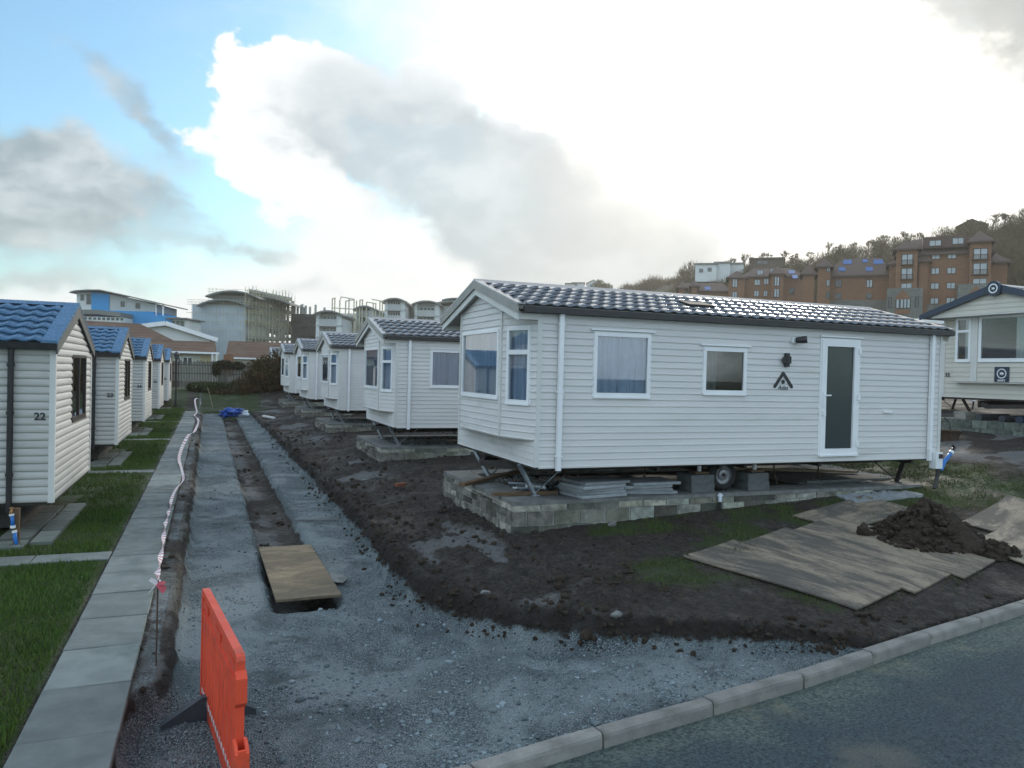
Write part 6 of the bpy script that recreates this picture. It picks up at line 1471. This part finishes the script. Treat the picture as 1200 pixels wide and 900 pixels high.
def white_block(px, d, a, c, top, bot, label, levels, dark=None):
    F = Far(px, d); U_, Zf_ = F.U, F.Z; t = empty('curved_roof_apartment', (*F.o.xy, 0), F.rz, label, 'building', 'white flats with curved roofs')
    w = MB(); w.box(U_(a), U_(c), 2.2, 14, 0, Zf_(top + 2)); w.box(U_(a), U_(a) + .8, 0, 2.2, 0, Zf_(top + 3)); w.box(U_(c) - 1.2, U_(c), 0, 2.2, 0, Zf_(top + 3)); w.build('wall', MT['whitewall'], t)
    global U, Zf
    U, Zf = U_, Zf_
    r = MB(); curved(r, a - 3, c + 3, top, 1.0, -1.2, 14, .4); r.build('roof', MT['greyroof'], t)
    for (y0, y1) in levels:
        far_window(t, U_(a) + 1.2, U_(c) - 1.6, Zf_(y1), Zf_(y0), 2.2, frame='white', pane='darkglass', bars=3)
        bl = MB(); bl.box(U_(a) + .8, U_(c) - 1.2, -.2, .0, Zf_(y1) - .3, Zf_(y1) + 1.0); bl.box(U_(a), U_(c), -.2, 2.2, Zf_(y1) - .7, Zf_(y1) - .3); bl.build('balcony', MT['greywall'], t)
    return t
white_block(386, 178, 369, 399, 364, 395, 'white flats with a curved roof, leftmost beside the concrete frame', [(370, 379), (383, 393)])
white_block(432, 190, 416, 437, 358.5, 395, 'white flats with a shallow curved roof, below the steel frames', [(361, 369), (374, 382)])
white_block(463, 200, 449, 473, 349.5, 390, 'white flats with the highest curved roof, third from the left', [(353, 361), (366, 374)])
white_block(499, 205, 484, 513, 352.5, 390, 'white flats with a curved roof, nearest the large caravan gable', [(360, 368), (372, 380)])
FW = Far(440, 205); U, Zf = FW.U, lambda y: FW.Z(y)
w = MB(); w.box(U(399), U(416), 6, 20, 0, Zf(366)); w.box(U(437), U(452), 6, 20, 0, Zf(362)); w.box(U(470), U(486), 6, 20, 0, Zf(356)); o = w.build('link_block', MT['render'], loc=(*FW.o.xy, 0), rz=FW.rz); tag(o, 'pale lower blocks joining the white curved roof flats', 'building')
FK = Far(530, 210); U, Zf = FK.U, lambda y: FK.Z(y)
t = empty('canopy_block', (*FK.o.xy, 0), FK.rz, 'dark flat layered roof showing just left of the large caravan gable', 'building'); w = MB(); w.box(U(514), U(548), 2, 10, 0, Zf(358)); w.build('wall', MT['greywall'], t); w = MB(); curved(w, 508, 548, 352, .8, 0, 12, .5); curved(w, 515, 548, 348, .6, 2, 12, .4); w.build('roof', MT['greyroof'], t)
# brown bungalow beyond the fence
FU = Far(200, 72, 0, True); U, Zf = FU.U, lambda y: FU.Z(y)
bu = empty('bungalow', (*FU.o.xy, 0), FU.rz, 'long bungalow with a brown tiled roof and cream walls behind the fence', 'house')
w = MB(); w.box(U(95), U(258), 1, 12, 0, Zf(411.5)); w.prism([(U(254), .6, Zf(411.5)), (U(254), 3.5, Zf(399.5)), (U(254), 6.6, Zf(411.5))], (.1, 0, 0)); w.build('wall', MT['render'], bu)
def slab_roof(mb, q, th=.25):
    q = [Vector(p) for p in q]; n_ = (q[1] - q[0]).cross(q[-1] - q[0]).normalized() * th; n_ = n_ if n_.z > 0 else -n_; mb.prism([p - n_ for p in q], n_)
rf = MB(); slab_roof(rf, [(U(70), .2, Zf(411)), (U(255), .2, Zf(411)), (U(255), 3.6, Zf(397.5)), (U(204), 3.6, Zf(397.5)), (U(70), 3.6, Zf(397.5))])
slab_roof(rf, [(U(60), 3.4, Zf(398)), (U(204), 3.4, Zf(398)), (U(160), 8.2, Zf(376)), (U(60), 8.2, Zf(374.5))])
slab_roof(rf, [(U(204), 3.5, Zf(397.6)), (U(255), 3.5, Zf(397.6)), (U(255), 7, Zf(411)), (U(204), 7, Zf(411))]); slab_roof(rf, [(U(160), 8.2, Zf(376)), (U(60), 8.2, Zf(374.5)), (U(60), 13, Zf(400)), (U(204), 13, Zf(400))])
rf.build('roof', MT['bungroof'], bu)
w = MB(); w.box(U(188), U(258), -.05, .12, Zf(413.5), Zf(411.2)); w.build('fascia', MT['white'], bu)
w = MB(); w.box(U(236), U(250), .9, 1.0, Zf(425), Zf(416)); w.build('garage_door', MT['board'], bu)
for a, c, y0, y1 in ((206, 211, 419, 428), (215, 225, 418.5, 428)): far_window(bu, U(a), U(c), Zf(y1), Zf(y0), 1, frame='white', pane='darkglass', bars=1)
for a in (249.5, 255): w = MB(); w.box(U(a) - .06, U(a) + .06, -.02, .1, 0, Zf(411.5)); w.build('post', MT['white'], bu)
FG = Far(205, 90, 0, True); U, Zf = FG.U, lambda y: FG.Z(y)
wg_ = empty('white_gabled_hall', (*FG.o.xy, 0), FG.rz, 'low white gabled building rising behind the brown bungalow roof', 'building')
w = MB(); w.prism([(U(168), 0, 0), (U(246), 0, 0), (U(246), 0, Zf(394)), (U(193), 0, Zf(379)), (U(168), 0, Zf(383))], (0, 12, 0)); w.build('wall', MT['whitewall'], wg_)
w = MB(); slab_roof(w, [(U(193), -.6, Zf(378.5)), (U(255), -.6, Zf(395.5)), (U(255), 12, Zf(395.5)), (U(193), 12, Zf(378.5))], .35); slab_roof(w, [(U(193), -.6, Zf(378.5)), (U(160), -.6, Zf(384)), (U(160), 12, Zf(384)), (U(193), 12, Zf(378.5))], .35); w.build('roof', MT['greyroof'], wg_)
w = MB(); w.beam((U(193), -.7, Zf(379.6)), (U(255), -.7, Zf(396.8)), .12, .5); w.beam((U(193), -.7, Zf(379.6)), (U(160), -.7, Zf(385)), .12, .5); w.build('barge_board', MT['white'], wg_)
FR = Far(292, 84, 0, True); U, Zf = FR.U, lambda y: FR.Z(y)
b2_ = empty('bungalow', (*FR.o.xy, 0), FR.rz, 'second bungalow with a plain brown roof beyond the hedge', 'house')
w = MB(); w.box(U(266), U(345), 1, 10, 0, Zf(419)); w.build('wall', MT['render'], b2_)
w = MB(); slab_roof(w, [(U(264), .3, Zf(419)), (U(345), .3, Zf(419)), (U(345), 5, Zf(398.5)), (U(266), 5, Zf(398.5))]); slab_roof(w, [(U(266), 5, Zf(398.5)), (U(345), 5, Zf(398.5)), (U(345), 10, Zf(419)), (U(264), 10, Zf(419))]); w.build('roof', MT['bungroof'], b2_)
w = MB(); w.box(U(262), U(310), .2, .35, Zf(421), Zf(419.2)); w.build('fascia', MT['white'], b2_)
mb = MB(); mb.box(0, .8, 0, .5, 0, 1.9); tag(mb.build('brick_pier', MT['farbrick'], loc=at(262, 433, 66) - Vector((0, 0, .6)), rz=FU.rz), 'dark red brick pier between the two bungalows', 'pier')
# far low roof beyond the nearest caravan
FT = Far(1080, 60); U, Zf = FT.U, lambda y: FT.Z(y)
t = empty('low_building', (*FT.o.xy, 0), FT.rz, 'low building with a teal metal roof behind the far caravan corner', 'building'); w = MB(); w.box(U(1030), U(1140), 1, 8, 0, Zf(377)); w.build('wall', MT['greywall'], t); w = MB(); slab_roof(w, [(U(1026), .3, Zf(378)), (U(1145), .3, Zf(378)), (U(1145), 6, Zf(366)), (U(1026), 6, Zf(366))], .15); w.build('roof', MT['blueroof'], t)

# ---------------------------------------------------------------- hill and trees
AZ = [10, 16, 22.8, 26.6, 30.4, 32.3, 37.1, 42.8, 48.1, 51.1, 55.3, 62, 75, 90]; EL = [2.0, 3.6, 5.2, 5.8, 6.0, 6.4, 7.5, 8.3, 9.05, 9.45, 10.1, 10.5, 10.2, 9]
def ridge_r(a): return np.interp(a, [10, 30, 33, 38, 45, 55, 90], [480, 430, 340, 300, 265, 235, 230])
def hill_z(a, r_):
    rr = ridge_r(a); top = CZ + rr * np.tan(np.radians(np.interp(a, AZ, EL))); f = np.clip((r_ - 150) / (rr - 150), 0, 1.6)
    s_ = np.where(f < 1, f ** 1.15, 1 - .15 * (f - 1)); return 5 + (top - 5) * s_ - 8 * np.clip((170 - r_) / 40, 0, 1)
aa = np.radians(np.linspace(8, 92, 130)); rr_ = np.linspace(135, 640, 70); A_, R_ = np.meshgrid(aa, rr_)
Hz = hill_z(np.degrees(A_), R_) + (fbm(A_ * 300, R_, .03, 4, 200) - .5) * 6
Vh = np.stack([np.sin(A_) * R_, np.cos(A_) * R_, Hz], -1).reshape(-1, 3); n_a = len(aa); i_ = (np.arange(len(rr_) - 1)[:, None] * n_a + np.arange(n_a - 1)[None]).ravel()
tag(npmesh('hillside', Vh, np.stack([i_, i_ + 1, i_ + 1 + n_a, i_ + n_a], 1), MT['hillg']), kind='structure')
# the wood as one mass of bare twiggy crowns
bx_ = []
for k in range(2000):
    a = random.uniform(33.5, 66); f = random.uniform(.18, .955); rr = float(ridge_r(a)); r_ = 150 + (rr - 150) * f; s_ = random.uniform(1.4, 2.8)
    bx_.append((math.sin(R(a)) * r_, math.cos(R(a)) * r_, float(hill_z(np.array(a), np.array(r_))) + s_ * .7, s_, s_, s_ * random.uniform(.8, 1.25)))
def twig_cloud(n, boxes, ln, wd):
    V = []; T = []; tot = sum(b_[3] * b_[4] * b_[5] for b_ in boxes)
    for (cx, cy, cz, ax, ay, az_) in boxes:
        k = max(20, int(n * ax * ay * az_ / tot)); u = rng.normal(size=(k, 3)); u /= np.linalg.norm(u, axis=1)[:, None]; rr = rng.random(k)[:, None] ** .5
        c = np.array([cx, cy, cz]) + u * rr * np.array([ax, ay, az_]); d = u * .7 + rng.normal(size=(k, 3)) * .45 + np.array([0, 0, .55]); d /= np.linalg.norm(d, axis=1)[:, None]
        l = ln * rng.uniform(.5, 1.5, (k, 1)); w = np.cross(d, rng.normal(size=(k, 3))); w /= np.linalg.norm(w, axis=1)[:, None]; w *= wd * rng.uniform(.6, 1.3, (k, 1))
        V.append(np.stack([c - w, c + w, c + d * l], 1).reshape(-1, 3)); tone = rng.uniform(.75, 1.3) * np.array([1, rng.uniform(.92, 1.04), rng.uniform(.75, 1.0)])
        T.append(np.repeat(rng.uniform(.7, 1.3, (k, 1)) * tone[None], 3, 0))
    V = np.concatenate(V); return V, np.arange(len(V)).reshape(-1, 3), np.concatenate(T)
v, f, t_n = twig_cloud(430000, bx_, 1.2, .06)
hgt = np.repeat(rng.uniform(.7, 1.25, len(v) // 3), 3)[:, None]; t_n = t_n * hgt * np.array([[1, .95, .85]])
tag(npmesh('wood', v, f, MT['twig'], t_n, False), 'dense bare winter woodland covering the hillside behind the brick flats', 'woodland', kind='stuff')
def make_tree(seed, hgt, spread, levels=4):
    rs = random.Random(seed); t = empty('bare_tree'); tr = MB(); tw = MB()
    def grow(p, d, l, r_, lev):
        q = p + d * l
        mid = p + d * l * .5 + Vector((rs.uniform(-1, 1), rs.uniform(-1, 1), 0)) * l * .05
        tgt = tr if lev < 2 else tw
        tgt.color((1., 1., 1.)) if tgt is tw else None
        tgt.tube([p, mid, q], [r_, r_ * .85, r_ * .65], 5 if lev < 2 else 3, caps=False)
        if lev >= levels:
            for _ in range(5):
                e = (d + Vector((rs.uniform(-1, 1), rs.uniform(-1, 1), rs.uniform(-.4, .9)))).normalized() * l * rs.uniform(.5, .9); s_ = p.lerp(q, rs.uniform(.2, 1)); w = e.orthogonal().normalized() * .05
                tw.poly([s_ - w, s_ + w, s_ + e])
            return
        for _ in range(rs.choice([3, 3, 4]) if lev else 5):
            nd = (d * .8 + Vector((rs.uniform(-1, 1) * spread, rs.uniform(-1, 1) * spread, rs.uniform(-.1, .6)))).normalized()
            grow(p.lerp(q, rs.uniform(.55, 1.)), nd, l * rs.uniform(.58, .78), r_ * .6, lev + 1)
    grow(Vector((0, 0, -.5)), Vector((rs.uniform(-.1, .1), 0, 1)).normalized(), hgt * .34, hgt * .022, 0)
    tw.usevc = True; tr.build('trunk', MT['bark'], t); tw.build('crown', MT['twig'], t); return t
kinds = [make_tree(1, 9, .9), make_tree(5, 10, .6), make_tree(9, 8, 1.0)]
klab = ['spreading bare winter tree on the hill skyline', 'upright bare winter tree on the hill skyline', 'small bushy bare tree on the hill skyline']
spots = [(a + random.uniform(-.35, .35), f) for a, f in [(37.5, 1.), (38.4, 1.), (39.2, 1.), (40.2, 1.), (41, 1.), (42, 1.), (43, 1.), (43.9, 1.), (44.8, 1.), (45.5, 1.), (46.3, 1.), (46.9, .97), (47.6, 1.), (48.3, .97), (48.7, 1.), (49.2, .98), (52.6, 1.), (53.1, .99), (53.6, 1.), (54.2, .98), (54.7, 1.), (55.2, 1.), (55.8, 1.), (57, 1.), (58.5, 1.), (60, 1.), (34.2, 1.), (35.2, 1.), (36.2, 1.), (36.9, 1.)]]
used = [0, 0, 0]
for k, (a, f) in enumerate(spots):
    kd = k % 3; o = kinds[kd] if not used[kd] else copy_tree(kinds[kd]); used[kd] = 1
    r_ = 150 + (float(ridge_r(a)) - 150) * f; s_ = random.uniform(.45, .8) * (r_ / 250)
    o.location = (math.sin(R(a)) * r_, math.cos(R(a)) * r_, float(hill_z(np.array(a), np.array(r_)))); o.scale = (s_, s_, s_ * random.uniform(.9, 1.1)); o.rotation_euler[2] = random.uniform(0, 6.28)
    tag(o, klab[kd], 'tree', 'bare trees along the hill skyline')
# clump of trees on the distant left hill
bx_ = []
for k in range(46):
    a = random.uniform(29.6, 35); r_ = 420 + random.uniform(-25, 10) - max(0, a - 31) * 20; px_h = float(np.interp(a, [29.6, 30.8, 32.2, 33.5, 35], [1, 2.5, 5, 6, 5])); z = float(hill_z(np.array(a), np.array(r_))); s_ = random.uniform(3, 5)
    bx_.append((math.sin(R(a)) * r_, math.cos(R(a)) * r_, z + random.uniform(0, px_h), s_, s_, s_))
v, f, t_n = twig_cloud(30000, bx_, 2.2, .11); tag(npmesh('distant_copse', v, f, MT['twig'], t_n * np.array([[1.15, .9, .75]]), False), 'rounded clump of bare trees on the distant hill left of the brick flats', 'copse', kind='stuff')
v, f, t_n = leaf_cloud(1500, [tuple(at(702, 336, 424)) + (4, 4, 4), tuple(at(711, 338, 424)) + (4, 4, 3.)], .4); tag(npmesh('garden_tree', v, f, MT['twig'], t_n * np.array([[1.2, 1.1, .6]]), False), 'olive tree beside the white house on the far hilltop', 'tree')
# gulls
for px_, py_, lb in ((738, 198, 'upper left gull of the two flying close together'), (748, 205, 'lower right gull of the two flying close together'), (983, 227, 'single gull flying alone above the hill')):
    mb = MB(); mb.blobm((0, 0, 0), .22, .07, .07, 1, .1, 0, 0)
    for s_ in (1, -1): mb.hexa([Vector(q) for q in ((-.08, s_ * .04, 0), (.1, s_ * .04, 0), (.02, s_ * .62, .1), (-.06, s_ * .62, .1), (-.08, s_ * .04, .02), (.1, s_ * .04, .02), (.02, s_ * .62, .115), (-.06, s_ * .62, .115))])
    o = mb.build('gull', MT['gull'], loc=at(px_, py_, 230), rz=random.uniform(0, 3)); o.scale = (1.2, 1.2, 1.2); tag(o, lb, 'bird', 'gulls in the sky')

# ---------------------------------------------------------------- haze volume added to fade the distance, imitating lens glare
hm = bpy.data.materials.new('haze'); hm.use_nodes = True; ht = hm.node_tree; ht.nodes.clear()
pv = ht.nodes.new('ShaderNodeVolumePrincipled'); pv.inputs['Color'].default_value = (1, .93, .80, 1); pv.inputs['Density'].default_value = HAZE; pv.inputs['Anisotropy'].default_value = .3
ho = ht.nodes.new('ShaderNodeOutputMaterial'); ht.links.new(pv.outputs[0], ho.inputs['Volume'])
mb = MB(); mb.box(-930, 930, -630, 1030, -25, 130); hz = mb.build('haze', hm); tag(hz, 'pale haze volume over the site and the far hill, added to imitate glare', 'haze', kind='stuff')
